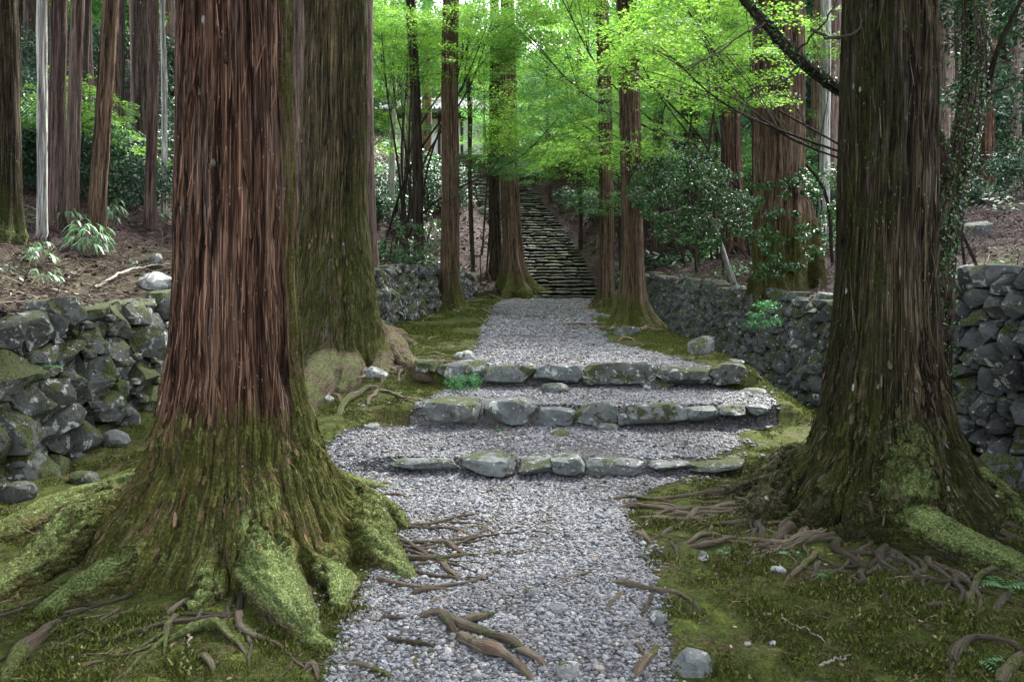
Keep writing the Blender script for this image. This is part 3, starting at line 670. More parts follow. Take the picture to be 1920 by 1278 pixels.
# ------------------------------------------------------------------ dry-stone walls, every stone a part
def rock(seed, sub=3, blocky=.5, planes=9, rough=.05, cube=True):
    rg = np.random.default_rng(seed); bm = bmesh.new(); bmesh.ops.create_icosphere(bm, subdivisions=sub, radius=1)
    D = np.array([v.co[:] for v in bm.verts]); F = np.array([[v.index for v in f.verts] for f in bm.faces]); bm.free()
    N = [np.array(a)+rg.normal(0, .16, 3) for a in ((1, 0, 0), (-1, 0, 0), (0, 1, 0), (0, -1, 0), (0, 0, 1), (0, 0, -1))]+[rg.normal(size=3) for _ in range(planes)]
    Hh = [1.0]*6+list(rg.uniform(.95, 1.35, planes)); r = np.full(len(D), 1.6)
    if not cube: N = [rg.normal(size=3)*np.array([1, 1, .8]) for _ in range(13)]+[np.array((0, 0, 1.))+rg.normal(0, .3, 3)]; Hh = list(rg.uniform(.72, 1.0, 13))+[.8]; r = np.full(len(D), 1.25)
    for n, h in zip(N, Hh):
        n = n/np.linalg.norm(n); d = D@n; r = np.where(d > .05, np.minimum(r, h/np.maximum(d, .05)), r)
    r = r*blocky+(1-blocky)*1.05
    r = r*(1+rough*2*fbm(D[:, 0]*1.6+seed, D[:, 1]*1.6, D[:, 2]*1.6, 4, seed % 50)+rough*.6*vn(D[:, 0]*6, D[:, 1]*6+seed, D[:, 2]*6, 3))
    return D*r[:, None], F
ROCKLET = [rock(60+i, 1, .9, 6, .06) for i in range(6)]
def voronoi(pts, box, k=22):
    out = []; P = np.array(pts)
    for i, p in enumerate(P):
        poly = [np.array(q, float) for q in ((box[0], box[2]), (box[1], box[2]), (box[1], box[3]), (box[0], box[3]))]
        d = ((P-p)**2).sum(1); nb = np.argsort(d)[1:k+1]
        for j in nb:
            q = P[j]; n = q-p; m = (p+q)/2; new = []
            for a in range(len(poly)):
                A, B = poly[a], poly[(a+1) % len(poly)]; da = (A-m).dot(n); db = (B-m).dot(n)
                if da <= 0: new.append(A)
                if (da < 0) != (db < 0) and da != db: new.append(A+(B-A)*(da/(da-db)))
            poly = new
            if len(poly) < 3: break
        out.append(poly if len(poly) >= 3 else None)
    return out
def wall_stone(poly, n, frame, depth, bulge, seed, gap=.010, rounding=1):
    """poly in (u,v) metres -> mesh verts in world through frame(u,v,w); w = outwards"""
    rg = np.random.default_rng(seed); P = np.array(poly); c = P.mean(0)
    size = math.sqrt(max(1e-4, abs(.5*sum(P[i][0]*P[(i+1) % len(P)][1]-P[(i+1) % len(P)][0]*P[i][1] for i in range(len(P))))))
    for _ in range(rounding):
        Q = []
        for i in range(len(P)):
            a, b = P[i], P[(i+1) % len(P)]; Q += [a*.91+b*.09, a*.09+b*.91]
        P = np.array(Q)
    L = np.linalg.norm(np.roll(P, -1, 0)-P, axis=1); cu = np.concatenate([[0], np.cumsum(L)]); t = np.linspace(0, cu[-1], n, endpoint=False)
    PP = np.vstack([P, P[:1]]); O = np.stack([np.interp(t, cu, PP[:, 0]), np.interp(t, cu, PP[:, 1])], 1)
    sh = 1-min(.3, gap/size*2); O = c+(O-c)*sh
    V = []; bulge = bulge*size; off = rg.uniform(-.045, .05); ph = rg.uniform(0, 50)
    pn = [(rg.normal(0, .75, 2), rg.uniform(.35, .9)*bulge) for _ in range(5)]+[(rg.normal(0, .16, 2), .75*bulge)]
    def face(rel, prof_):
        w_ = prof_+0*rel[:, 0]
        for tl, h0 in pn: w_ = np.minimum(w_, h0+rel@tl)
        return off+np.maximum(w_, -.10)+.10*size*vn(rel[:, 0]*3.2/size+ph, rel[:, 1]*3.2/size, 0, seed % 97)+.035*size*vn(rel[:, 0]*9/size+ph, rel[:, 1]*9/size, 0, seed % 91)
    rings = [(.88, None), (1.0, None), (.985, .30*bulge), (.88, .85*bulge), (.62, 1.15*bulge), (.32, 1.2*bulge)]
    for k_, (s, pr) in enumerate(rings):
        q = c+(O-c)*s; rel = q-c
        ww = np.full(n, -depth if k_ == 0 else off*.5-.09) if pr is None else face(rel, pr)
        V += [frame(a[0], a[1], b) for a, b in zip(q, ww)]
    cw = float(face(np.zeros((1, 2)), 1.2*bulge)[0])
    V.append(frame(c[0], c[1], cw))
    F4 = []; F3 = []
    for r in range(len(rings)-1):
        for i in range(n):
            j = (i+1) % n; F4.append((r*n+i, r*n+j, (r+1)*n+j, (r+1)*n+i))
    r = (len(rings)-1)*n
    for i in range(n): F3.append((r+i, r+(i+1) % n, r+n))
    return np.array(V), np.array(F4), np.array(F3), np.array(frame(c[0], c[1], 0)), size
def build_wall(name, label, y0, y1, side, sizef, mat, seed, n=12, npart=300, top=None):
    rg = np.random.default_rng(seed)
    T = XLT if side < 0 else XRT
    def base(u): x = np.interp(u, *T); return x, min(gz(x-side*.25, u), gz(x-side*.1, u))-.06
    def topz(u):
        if side < 0: return float(np.interp(u, *PS)+np.interp(u, *WLT))
        return float(np.interp(u, *BRT))
    us = np.linspace(y0-1, y1+1, 200); bz = np.array([base(u)[1] for u in us]); tz = np.array([topz(u) for u in us])+.05*fbm(us*1.7, 0, 0, 3, seed)
    xs = np.interp(us, *T); dxdy = np.gradient(xs, us)
    def frame(u, v, wv):
        b = np.interp(u, us, bz); x = np.interp(u, us, xs); s = np.interp(u, us, dxdy); L = math.hypot(1, s)
        nx, ny = (-side)/L, side*s/L                       # outward: towards the path
        bat = .14*v+.07*fbm(u*.8, v*1.2, 0, 2, seed+1)      # leans back
        return (x+nx*(wv-bat+.12)-0, u+ny*(wv-bat), b+v)
    pts = []; u = y0
    while u < y1:
        s = sizef(u); hgt = np.interp(u, us, tz)-np.interp(u, us, bz); v = -s*.2; k = 0
        while v < hgt-.35*s*.5:
            ss = s*rg.choice([.55, .8, 1.0, 1.5])*rg.uniform(.85, 1.15)
            pts.append((u+rg.uniform(-.32, .32)*s, min(v+ss*.45, hgt-s*.18))); v += ss*.85
        u += s*rg.uniform(.85, 1.15)
    # thin out pairs that sit too close
    P = []
    for p in pts:
        if all((p[0]-q[0])**2+((p[1]-q[1])*1.15)**2 > (.38*sizef(p[0]))**2 for q in P[-60:]): P.append(p)
    cells = voronoi(P, (y0-.3, y1+.3, -.35, 4))
    t = thing(name, label, 'wall', (frame(y0, 0, 0))); t['kind'] = 'thing'
    org = np.array(t.location); items = []
    for i, (p, poly) in enumerate(zip(P, cells)):
        if poly is None: continue
        hgt = np.interp(p[0], us, tz)-np.interp(p[0], us, bz)+.03*rg.normal()
        Q = []
        poly = [np.array(q) for q in poly]
        cap = hgt+.06*rg.uniform(-1, 1)
        for a in range(len(poly)):                           # clip at the coping
            A, B = poly[a], poly[(a+1) % len(poly)]
            if A[1] <= cap: Q.append(A)
            if (A[1] < cap) != (B[1] < cap) and A[1] != B[1]: Q.append(A+(B-A)*((cap-A[1])/(B[1]-A[1])))
        if len(Q) < 3: continue
        V, F4, F3, c, size = wall_stone(Q, n, frame, .30, .30, seed*1000+i)
        if size < .05: continue
        items.append((size/max(c[1], 2), V, F4, F3, c))
    ch = []
    for i, poly in enumerate(cells):
        if poly is None: continue
        for q in poly[::2]:
            u, v = q
            if not (y0 < u < min(y1, 17)) or v < 0 or v > np.interp(u, us, tz)-np.interp(u, us, bz)-.02 or rg.uniform() > .6: continue
            Vr, Fr = ROCKLET[rg.integers(6)]; s_ = sizef(u)*rg.uniform(.10, .22); ch.append((Vr*s_*np.array([.7, .9, .6])+np.array(frame(u, v, -.03)), Fr))
    items.sort(key=lambda a: -a[0])
    for a in items[:npart]:
        me = mesh_np('stone', a[1]-a[4], [a[2], a[3]], (mat,), True); me.set_sharp_from_angle(angle=math.radians(24)); obj('stone', me, t, Vector(a[4]-org))
    if len(items) > npart:
        V = []; F4 = []; F3 = []; k = 0
        for a in items[npart:]: V.append(a[1]-org); F4.append(a[2]+k); F3.append(a[3]+k); k += len(a[1])
        tag(obj('stone_infill', mesh_np('stone_infill', np.vstack(V), [np.vstack(F4), np.vstack(F3)], (mat,), True), t), kind='stuff')
    if ch:
        nv = len(ch[0][0]); tag(obj('chinking_stones', mesh_np('chinking_stones', np.vstack([a[0] for a in ch])-org, [np.vstack([a[1]+nv*i for i, a in enumerate(ch)])], (mat,), False), t), kind='stuff')
    # the dark rubble and soil core behind the face
    uu = np.linspace(y0-.3, y1+.3, 60); V = []
    for u in uu:
        hgt = np.interp(u, us, tz)-np.interp(u, us, bz)
        for v, wv in ((-.3, -.17), (hgt-.12, -.17), (hgt-.14, -.55)): V.append(frame(u, v, wv))
    F = [(i*3+j, (i+1)*3+j, (i+1)*3+j+1, i*3+j+1) for i in range(len(uu)-1) for j in (0, 1)]
    obj('rubble_core', mesh_np('rubble_core', np.array(V)-org, [np.array(F)], (LITTER_CORE,), True), t)
    return t, frame, us, bz, tz
M_ = MT('dark soil and rubble'); LITTER_CORE = M_.done(M_.ramp(M_.noise(M_.co(), 18, 5, .7), [(.3, (.012, .011, .008)), (.7, (.05, .045, .035))]), .95)
build_wall('stone_wall', 'low dry-stone wall of mossy boulders along the left side of the path', 3.2, 27.5, -1,
           lambda u: float(np.interp(u, [0, 7, 9, 12, 27], [.42, .38, .32, .27, .30])), ST_WALL, 5, 16)
build_wall('stone_wall', 'dark grey dry-stone wall running along the right side of the path', 3.6, 27.5, 1,
           lambda u: float(np.interp(u, [0, 5, 8, 12, 18, 27], [.34, .31, .26, .22, .24, .28])), ST_WALLR, 6, 14)

# ------------------------------------------------------------------ rocks
def rock_obj(name, loc, size, rz, seed, mat, parent=None, sub=3, blocky=.75, tilt=(0, 0), rough=.05, cube=True):
    V, F = rock(seed, sub, blocky, 9, rough, cube); V = V*np.array(size)/2/1.0
    me_ = mesh_np(name, V, [F], (mat,), True); me_.set_sharp_from_angle(angle=math.radians(22)); o = obj(name, me_, parent, Vector(loc)); o.rotation_euler = (tilt[0], tilt[1], rz); return o

# three rough steps across the path; each slab: pixel left, right, top, bottom edge in the photograph and its depth
def step(label, Y, rows, z0, z1, seed, matdef=ST_STEP):
    org = Vector((.6, Y, z0)); t = thing('stone_step', label, 'step', org)
    for i, r in enumerate(rows):
        pl, pr, pt, pb = r[:4]; mat = r[4] if len(r) > 4 else matdef; dep = r[5] if len(r) > 5 else .34
        a = at(pl, (pt+pb)/2, Y); b = at(pr, (pt+pb)/2, Y); wdt = (b.x-a.x)*random.uniform(.88, .98)
        zt = at(960, pt, Y+.06).z+.018; zb = at(960, pb, Y-.05).z; hh = max(.07, zt-zb)
        c = Vector(((a.x+b.x)/2, Y+.03+random.uniform(-.05, .05), zt-hh*.46+random.uniform(-.004, .03)))
        o = rock_obj('stone', c-org, (wdt, dep*random.uniform(.8, 1.15), hh*(1.0 if seed == 1 else 1.12)), random.uniform(-.12, .12), seed*100+i, mat, t, 3, .97, (random.uniform(-.07, .07), random.uniform(-.06, .06)), .06)
    return t
step('lowest stone step, a row of flat slabs set almost flush in the gravel', 6.42, [(728, 862, 864, 884), (862, 972, 856, 888), (974, 1040, 864, 886), (1036, 1098, 856, 888), (1094, 1216, 862, 888), (1212, 1292, 866, 882), (1292, 1400, 870, 884)], .1, .2, 1)
step('middle stone step made of rounded boulders and thin slabs', 7.66, [(798, 904, 754, 796), (904, 1006, 756, 792), (1006, 1080, 770, 800), (1078, 1160, 764, 794), (1156, 1180, 778, 796), (1172, 1284, 764, 794), (1280, 1346, 768, 792), (1342, 1398, 764, 780), (1396, 1440, 768, 780)], .27, .45, 2)
step('highest stone step below the long gravel stretch, of dark squared slabs', 9.0, [(776, 822, 683, 704, ST_WALL), (820, 908, 684, 712), (908, 998, 690, 718), (1000, 1096, 690, 718), (1094, 1236, 688, 718, ST_WALL), (1232, 1330, 692, 720, ST_WALL), (1328, 1400, 694, 722, ST_WALL), (1088, 1130, 712, 724, ST_WALL), (1130, 1190, 714, 726), (1190, 1260, 712, 726, ST_WALL)], .5, .7, 3)
def sill(label, Y, rows, seed):
    t = thing('stone_sill', label, 'sill', (0, Y, gz(.5, Y))); t['kind'] = 'thing'
    for i, (x0, x1) in enumerate(rows):
        x = (x0+x1)/2; rock_obj('stone', (x, 0, gz(x, Y)-t.location.z+.0), (x1-x0, .28, .12), 0, seed+i, ST_STEP, t, 2, .9)
sill('thin line of flat stones across the gravel far up the path', 18.6, [(.35, .95), (1.0, 1.7), (1.75, 2.35)], 900)
sill('last row of flat stones at the foot of the long staircase', 28.0, [(.6, 1.2), (1.25, 2.0), (2.05, 2.7)], 910)

# the long staircase
SLABS = []
for k in range(10):
    V, F = rock(500+k, 2, .94, 7, .05); SLABS.append(mesh_np('stone', V*.5, [F], (ST_STAIR,), True))
st = thing('stone_staircase', 'long rough stone staircase climbing the wooded slope at the end of the path', 'staircase', (1.5, 29, 1.5))
rg = np.random.default_rng(12); nst = 49
for i in range(nst):
    Y = 29.0+15.2*i/(nst-1); z = float(np.interp(Y, *PS)); xc = float(np.interp(Y, *SXC)); wd_ = 3.5 if i < 3 else 3.2
    k = 6 if i < 40 else 5; cuts = np.sort(np.concatenate([[0, 1], (np.arange(1, k)+rg.uniform(-.3, .3, k-1))/k]))
    for j in range(k):
        x0 = xc-wd_/2+wd_*cuts[j]; x1 = xc-wd_/2+wd_*cuts[j+1]
        o = obj('stone', SLABS[rg.integers(10)], st, Vector(((x0+x1)/2, Y+.10+rg.uniform(-.05, .05), z+.07+rg.uniform(-.02, .02)))-st.location)
        o.scale = ((x1-x0)*1.0, .46, .10+rg.uniform(-.02, .02)); o.rotation_euler = (rg.normal(0, .03), rg.normal(0, .025), rg.choice([0, math.pi])+rg.normal(0, .04))

# scattered single rocks: px, py (ground contact), width px, height px, label, material
ROCKS = [
 (287, 542, 58, 38, 'white-topped angular rock on the bank above the left wall', ST_PALE),
 (284, 500, 34, 26, 'pinkish boulder half sunk in the litter behind the left wall', ST_STEP),
 (873, 676, 38, 22, 'pale lumpy rock left of the gravel just above the top step', ST_PALE),
 (700, 708, 44, 22, 'white rock between the smooth roots of the second cedar', ST_PALE),
 (686, 690, 30, 14, 'small bluish rock under the roots of the second cedar', ST_STEP),
 (603, 752, 34, 16, 'flat white stone beside the drooping root left of the steps', ST_PALE),
 (697, 806, 26, 14, 'small tilted slab lying on the moss left of the middle step', ST_PALE),
 (1041, 735, 54, 20, 'flat grey stone on gravel just below the top step', ST_STEP),
 (1050, 817, 34, 12, 'flat bluish stone on the gravel below the middle step', ST_STEP),
 (1138, 808, 44, 16, 'pale green slab lying below the middle step', ST_STEP),
 (1173, 628, 48, 18, 'flat-topped rock in front of the paired trees on the right', ST_STEP),
 (1318, 662, 52, 36, 'pointed grey rock leaning beside the right wall on green moss', ST_STEP),
 (1380, 682, 28, 10, 'flat white stone at the edge of the ditch by the right wall', ST_PALE),
 (1492, 750, 34, 10, 'flat pale stone left of the big right cedar', ST_PALE),
 (1420, 738, 46, 9, 'thin slab lying in the moss between right path edge and wall', ST_STEP),
 (1768, 975, 52, 46, 'purplish white-patched rock wedged behind the mossy root of right cedar', ST_PALE),
 (1842, 1000, 74, 42, 'dark rock with white lichen blotches behind the mossy root', ST_WALLR),
 (1885, 910, 80, 70, 'big rough grey boulder at the foot of the right wall', ST_WALLR),
 (1820, 768, 44, 32, 'grey block lying before the right wall behind the cedar', ST_WALLR),
 (1460, 1076, 24, 14, 'small white stone on moss below the roots of the right cedar', ST_PALE),
 (1319, 1050, 20, 20, 'small round grey stone at the tip of the right-hand roots', ST_STEP),
 (1298, 1268, 64, 60, 'flat blue-green slab set in moss at the bottom of the picture', ST_STEP),
 (1066, 1272, 46, 34, 'pale yellowish block in the gravel at the bottom of the picture', ST_PALE),
 (1046, 1146, 30, 18, 'whitish stone in the gravel between the crossing roots', ST_PALE),
 (1002, 1118, 32, 14, 'grey-green stone touching the tip of a root in mid gravel', ST_STEP),
 (1240, 1170, 44, 20, 'flat grey-green stone at the right edge of the gravel', ST_STEP),
 (1640, 415, 40, 28, 'dim boulder on the slope right of the big right cedar', ST_WALLR),
 (1832, 448, 60, 36, 'blue-grey boulder on the litter slope above the right wall', ST_WALLR),
 (1848, 522, 70, 34, 'big flat coping stone with white lichen on top of the right wall', ST_PALE),
 (1800, 528, 40, 30, 'mossy stone on the wall top beside the ivy-clad trunk', ST_WALL),
 (905, 400, 24, 14, 'small pale rock on the slope left of the staircase', ST_PALE),
 (765, 470, 40, 24, 'mossy rock on the slope behind the left wall between slim trunks', ST_WALL),
 (18, 940, 60, 44, 'dark stone at the foot of the left wall at the picture edge', ST_WALL),
 (150, 905, 50, 26, 'low mossy stone sunk in the grass before the left wall', ST_WALL),
 (212, 835, 50, 36, 'fallen grey stone leaning on the left wall beside the red-brown cedar', ST_STEP),
 (545, 905, 1, 1, '', None),
]
for i, (px, py, wp, hp, lab, mat) in enumerate(ROCKS):
    if mat is None: continue
    p = gp(px, py); k = p.y/FPX; W_ = wp*k; Hh = hp*k
    rock_obj('rock', (p.x, p.y+W_*.25, p.z+Hh*.20), (W_*1.15, W_*.85, Hh*1.35), random.uniform(-.4, .4), 3000+i, mat, None, 3, .85, (random.uniform(-.15, .15), random.uniform(-.12, .12)), .09, False)
    o = C.objects[-1] if False else bpy.context.scene.collection.objects[-1]; tag(o, lab, 'rock')

# ------------------------------------------------------------------ scatter (stuff): gravel, moss shoots, litter
SRC = bpy.data.collections.new('sources')
def src_col(name, meshes):
    c = bpy.data.collections.new(name)
    for i, m in enumerate(meshes):
        o = bpy.data.objects.new('%s_%02d' % (name, i), m); c.objects.link(o)
    return c
def scatter(name, P, R, S, col):
    me = bpy.data.meshes.new(name); me.vertices.add(len(P)); me.vertices.foreach_set('co', np.asarray(P, np.float32).ravel()); me.update()
    add_attrs(me, {'rot': R, 'scl': S})
    a = me.attributes.new('pick', 'INT', 'POINT'); a.data.foreach_set('value', RNG.integers(0, 1000, len(P)).astype(np.int32))
    o = obj(name, me); g = bpy.data.node_groups.new(name, 'GeometryNodeTree')
    g.interface.new_socket('Geometry', in_out='INPUT', socket_type='NodeSocketGeometry'); g.interface.new_socket('Geometry', in_out='OUTPUT', socket_type='NodeSocketGeometry')
    i_ = g.nodes.new('NodeGroupInput'); o_ = g.nodes.new('NodeGroupOutput'); m2p = g.nodes.new('GeometryNodeMeshToPoints'); ip = g.nodes.new('GeometryNodeInstanceOnPoints')
    ci = g.nodes.new('GeometryNodeCollectionInfo'); ci.inputs[0].default_value = col; ci.inputs[1].default_value = True; ci.inputs[2].default_value = True
    def na(n, t):
        x = g.nodes.new('GeometryNodeInputNamedAttribute'); x.data_type = t; x.inputs[0].default_value = n; return x.outputs[0]
    L = g.links.new
    L(i_.outputs[0], m2p.inputs[0]); L(m2p.outputs[0], ip.inputs['Points']); L(ci.outputs[0], ip.inputs['Instance']); ip.inputs['Pick Instance'].default_value = True
    L(na('pick', 'INT'), ip.inputs['Instance Index']); L(na('rot', 'FLOAT_VECTOR'), ip.inputs['Rotation']); L(na('scl', 'FLOAT'), ip.inputs['Scale'])
    L(ip.outputs[0], o_.inputs[0]); md = o.modifiers.new('s', 'NODES'); md.node_group = g
    return tag(o, kind='stuff')
def pebble(seed):
    V, F = rock(seed, 1, .8, 6, .08); return mesh_np('pebble', V*np.array([.5, .38, .26]), [F], (GRAVEL,), False)
PEB = src_col('pebbles', [pebble(700+i) for i in range(8)])
def pts_in(n, x0, x1, y0, y1, dens):
    x = RNG.uniform(x0, x1, n); y = RNG.uniform(y0, y1, n); k = RNG.uniform(0, 1, n) < dens(x, y); return x[k], y[k]
PX, PY, PZ, PSz = [], [], [], []
for (y0, y1, per, sz) in ((2.6, 4.6, 8600, .0148), (4.6, 6.6, 6200, .0168), (6.6, 9.2, 4200, .019), (9.2, 14, 2300, .0225), (14, 29, 1000, .029)):
    n = int(per*(y1-y0)*5.6)
    bare = lambda x, y: gravelmask(x, y)*(1-.8*sm(.22, .5, fbm(x*1.3, y*.9, 0, 3, 401)))*(1-.5*sm(.1, .35, fbm(x*5, y*4, 0, 2, 402)))
    x, y = pts_in(n, -2.2, 3.4, y0, y1, bare); PX.append(x); PY.append(y); PSz.append(np.full(len(x), sz))
# stray gravel on the moss beside the path
def stray(x, y):
    c = vn(x*2.6, y*2.6, 0, 410); e = np.exp(-np.maximum(0, np.maximum(np.interp(y, *GL)-x, x-np.interp(y, *GR)))/.28)
    return (1-gravelmask(x, y))*sm(.1, .5, c)*.5*e
x, y = pts_in(60000, -2.2, 3.4, 2.8, 9.5, stray); PX.append(x); PY.append(y); PSz.append(np.full(len(x), .024))
x = np.concatenate(PX); y = np.concatenate(PY); s = np.concatenate(PSz)*np.clip(RNG.lognormal(0, .33, len(x)), .5, 2.6)
z = H(x, y)+s*RNG.uniform(.0, .30, len(x))
R = np.stack([RNG.normal(0, .24, len(x)), RNG.normal(0, .24, len(x)), RNG.uniform(0, 6.28, len(x))], 1)
scatter('gravel', np.stack([x, y, z], 1), R, s*1.12, PEB)
print('gravel', len(x))
def tuft(seed, mat, n, h, spread, wdt):
    rg = np.random.default_rng(seed); V = []; T = []
    for i in range(n):
        a = rg.uniform(0, 6.28); r = spread*math.sqrt(rg.uniform(0, 1)); c = np.array([r*math.cos(a), r*math.sin(a), 0])
        b = rg.uniform(0, 6.28); t = np.array([math.cos(b), math.sin(b), 0])*wdt; l = np.array([rg.normal(0, .5), rg.normal(0, .5), 1])*h*rg.uniform(.5, 1.2)
        k = len(V); V += [c-t, c+t, c+l]; T.append((k, k+1, k+2))
    return mesh_np('tuft', np.array(V), [np.array(T)], (mat,), False)
MOSSC = src_col('moss_tufts', [tuft(i, L_MOSS, 34, .013, .045, .0038) for i in range(4)])
LIMEC = src_col('lime_tufts', [tuft(i, L_LIME, 26, .016, .045, .006) for i in range(3)])
def mossd(x, y):
    xl = np.interp(y, *XLT)+.15; xr = np.interp(y, *XRT)-.15
    return (1-gravelmask(x, y))*(x > xl)*(x < xr)*(1-sm(.0, .5, fbm(x*1.3, y*1.3, 0, 3, 77)+.35*vn(x*7, y*7, 0, 78)))*np.clip(10/(y*y), .0, 1)
x, y = pts_in(170000, -4.2, 4.2, 2.4, 12, mossd); z = H(x, y)
R = np.stack([RNG.normal(0, .2, len(x)), RNG.normal(0, .2, len(x)), RNG.uniform(0, 6.28, len(x))], 1)
scatter('moss', np.stack([x, y, z-.004], 1), R, RNG.uniform(.5, 1.2, len(x))*(.75+.9*sm(.0, .4, vn(x*6, y*6, 0, 79))), MOSSC); print('moss', len(x))

def litter_meshes(LITTER=LITTER):
    out = []
    for k in range(6):
        rg = np.random.default_rng(k+40); m = MB()
        if k < 4:                                            # twigs and shed cedar sprigs
            P = [np.array([0, 0, 0.])]; d = rg.normal(size=3)*.3+np.array([1, 0, 0])
            for i in range(4): d = d+rg.normal(size=3)*.35*np.array([1, 1, .4]); P.append(P[-1]+d*.06/np.linalg.norm(d))
            m.tube(P, [.0035, .003, .0028, .002, .001], 4); out.append(m.mesh('bit', LITTER, True))
        else:
            V, F = leafquads(np.zeros((1, 3)), np.array([[.2, .3, 1]]), np.array([.07]), k, 2, .25); out.append(mesh_np('bit', V, [F], (LITTER,), False))
    return out
LITC = src_col('litter_bits', litter_meshes()); FALC = src_col('fallen_bits', litter_meshes(FALLEN))
def litd(x, y):
    xl = np.interp(y, *XLT)-.15; xr = np.interp(y, *XRT)+.15
    return ((x < xl) | (x > xr))*np.clip(14/y, 0, 1)**1.5*(1-.6*sm(.1, .4, fbm(x*.8, y*.8, 0, 2, 470)))
x, y = pts_in(230000, -13, 15, 4, 30, litd)
R = np.stack([RNG.normal(0, .4, len(x)), RNG.normal(0, .4, len(x)), RNG.uniform(0, 6.28, len(x))], 1)
scatter('leaf_litter', np.stack([x, y, H(x, y)+.01], 1), R, RNG.uniform(.5, 1.7, len(x)), LITC); print('litter', len(x))
x, y = pts_in(9500, -3.6, 3.9, 2.6, 12, lambda x, y: np.clip(5/y, 0, 1)*(.25+.75*(1-gravelmask(x, y))))
R = np.stack([RNG.normal(0, .3, len(x)), RNG.normal(0, .3, len(x)), RNG.uniform(0, 6.28, len(x))], 1)
scatter('fallen_leaves', np.stack([x, y, H(x, y)+.012], 1), R, RNG.uniform(.15, .55, len(x)), FALC)

def leafy_tuft(seed, mat, n, h):
    rg = np.random.default_rng(seed); P = []; N = []
    for i in range(n):
        a = rg.uniform(0, 6.28); r = h*rg.uniform(.1, 1); P.append((r*math.cos(a), r*math.sin(a), h*rg.uniform(.25, 1.0)-.25*r)); N.append((.5*math.cos(a)+rg.normal(0, .3), .5*math.sin(a)+rg.normal(0, .3), 1))
    V, F = leafquads(np.array(P), np.array(N), h*rg.uniform(.22, .42, n), seed, 2); return mesh_np('tuft', V, [F], (mat,), False)
UG = src_col('undergrowth_tufts', [leafy_tuft(1, L_FERN, 22, .3), leafy_tuft(2, L_DARK, 26, .35), leafy_tuft(3, L_DARK, 22, .22), leafy_tuft(4, L_MAPLE2, 24, .3), leafy_tuft(5, L_SASA, 16, .2)])
def ugd(x, y):
    xl = np.interp(y, *XLT)-.3; xr = np.interp(y, *XRT)+.3; xc = np.interp(y, *SXC)
    side = np.where(y < 27, (x < xl) | (x > xr), np.abs(x-xc) > 2.2)
    return side*sm(-.1, .4, fbm(x*.35, y*.35, 0, 3, 480))*np.clip((y-5)/14, .12, 1)*np.where((x < 0) | (y > 20), 1, .4)
x, y = pts_in(9000, -26, 26, 6, 52, ugd); R = np.stack([0*x, 0*x, RNG.uniform(0, 6.28, len(x))], 1)
scatter('undergrowth', np.stack([x, y, H(x, y)-.02], 1), R, RNG.uniform(.5, 1.5, len(x))*np.clip(y/16, .6, 1.6), UG); print('under', len(x))

x, y = pts_in(26000, -12, 14, 27, 48, lambda x, y: (np.abs(x-np.interp(y, *SXC)) > 1.9)*np.clip(30/y, 0, 1)*.8)
R = np.stack([RNG.normal(0, .4, len(x)), RNG.normal(0, .4, len(x)), RNG.uniform(0, 6.28, len(x))], 1)
scatter('leaf_litter', np.stack([x, y, H(x, y)+.02], 1), R, RNG.uniform(1.8, 4.5, len(x)), LITC)

def mossfar(x, y):
    xl = np.interp(y, *XLT)+.1; xr = np.interp(y, *XRT)-.1
    return (1-gravelmask(x, y))*(x > xl)*(x < xr)*sm(-.25, .2, fbm(x*1.7, y*1.2, 0, 3, 500))*np.clip(11/y, 0, 1)**1.5
x, y = pts_in(120000, -4, 4.2, 7.2, 28, mossfar); R = np.stack([RNG.normal(0, .25, len(x)), RNG.normal(0, .25, len(x)), RNG.uniform(0, 6.28, len(x))], 1)
scatter('bright_moss', np.stack([x, y, H(x, y)-.006], 1), R, RNG.uniform(.5, 1.25, len(x))*np.clip(y/10, 1, 2), LIMEC); print('moss2', len(x))
# ------------------------------------------------------------------ small temple building on the terrace above
PLASTER = simple('white plaster', (.74, .74, .72), (.82, .82, .80), 3); TIMBER = simple('dark timber', (.03, .02, .015), (.07, .05, .04), 9); TILE = simple('grey roof tile', (.04, .045, .05), (.08, .085, .09), 6, .95)
def box(x0, x1, y0, y1, z0, z1):
    V = np.array([(x, y, z) for x in (x0, x1) for y in (y0, y1) for z in (z0, z1)], float)
    return V, np.array([(0, 1, 3, 2), (4, 6, 7, 5), (0, 4, 5, 1), (2, 3, 7, 6), (0, 2, 6, 4), (1, 5, 7, 3)])
def boxobj(name, b, mat, parent):
    V, F = box(*b); return obj(name, mesh_np(name, V, [F], (mat,), False), parent)
bz0 = 10.1
bt = thing('temple_building', 'white plastered temple building with grey tiled roof glimpsed between the trees on the hill', 'building', (-4.5, 49.5, bz0))
boxobj('stone_base', (-3.1, 3.1, 0, 6, -1.6, .25), TIMBER, bt)
boxobj('wall', (-2.8, 2.8, .4, 5.6, .25, 2.7), PLASTER, bt)
for x in np.linspace(-2.8, 2.8, 5): boxobj('post', (x-.09, x+.09, .30, .46, .25, 2.7), TIMBER, bt)
boxobj('beam', (-2.95, 2.95, .26, .44, 2.5, 2.72), TIMBER, bt)
V = np.array([(-3.9, -.9, 2.65), (3.9, -.9, 2.65), (3.9, 6.9, 2.65), (-3.9, 6.9, 2.65), (-1.9, 3, 4.4), (1.9, 3, 4.4), (-3.9, -.9, 2.82), (3.9, -.9, 2.82), (3.9, 6.9, 2.82), (-3.9, 6.9, 2.82)])
rf = obj('roof', mesh_np('roof', V, [np.array([(0, 3, 2, 1), (0, 1, 7, 6), (1, 2, 8, 7), (2, 3, 9, 8), (3, 0, 6, 9), (6, 7, 5, 4), (8, 9, 4, 5)]), np.array([(7, 8, 5), (9, 6, 4)])], (TILE,), False), bt)
m = MB()
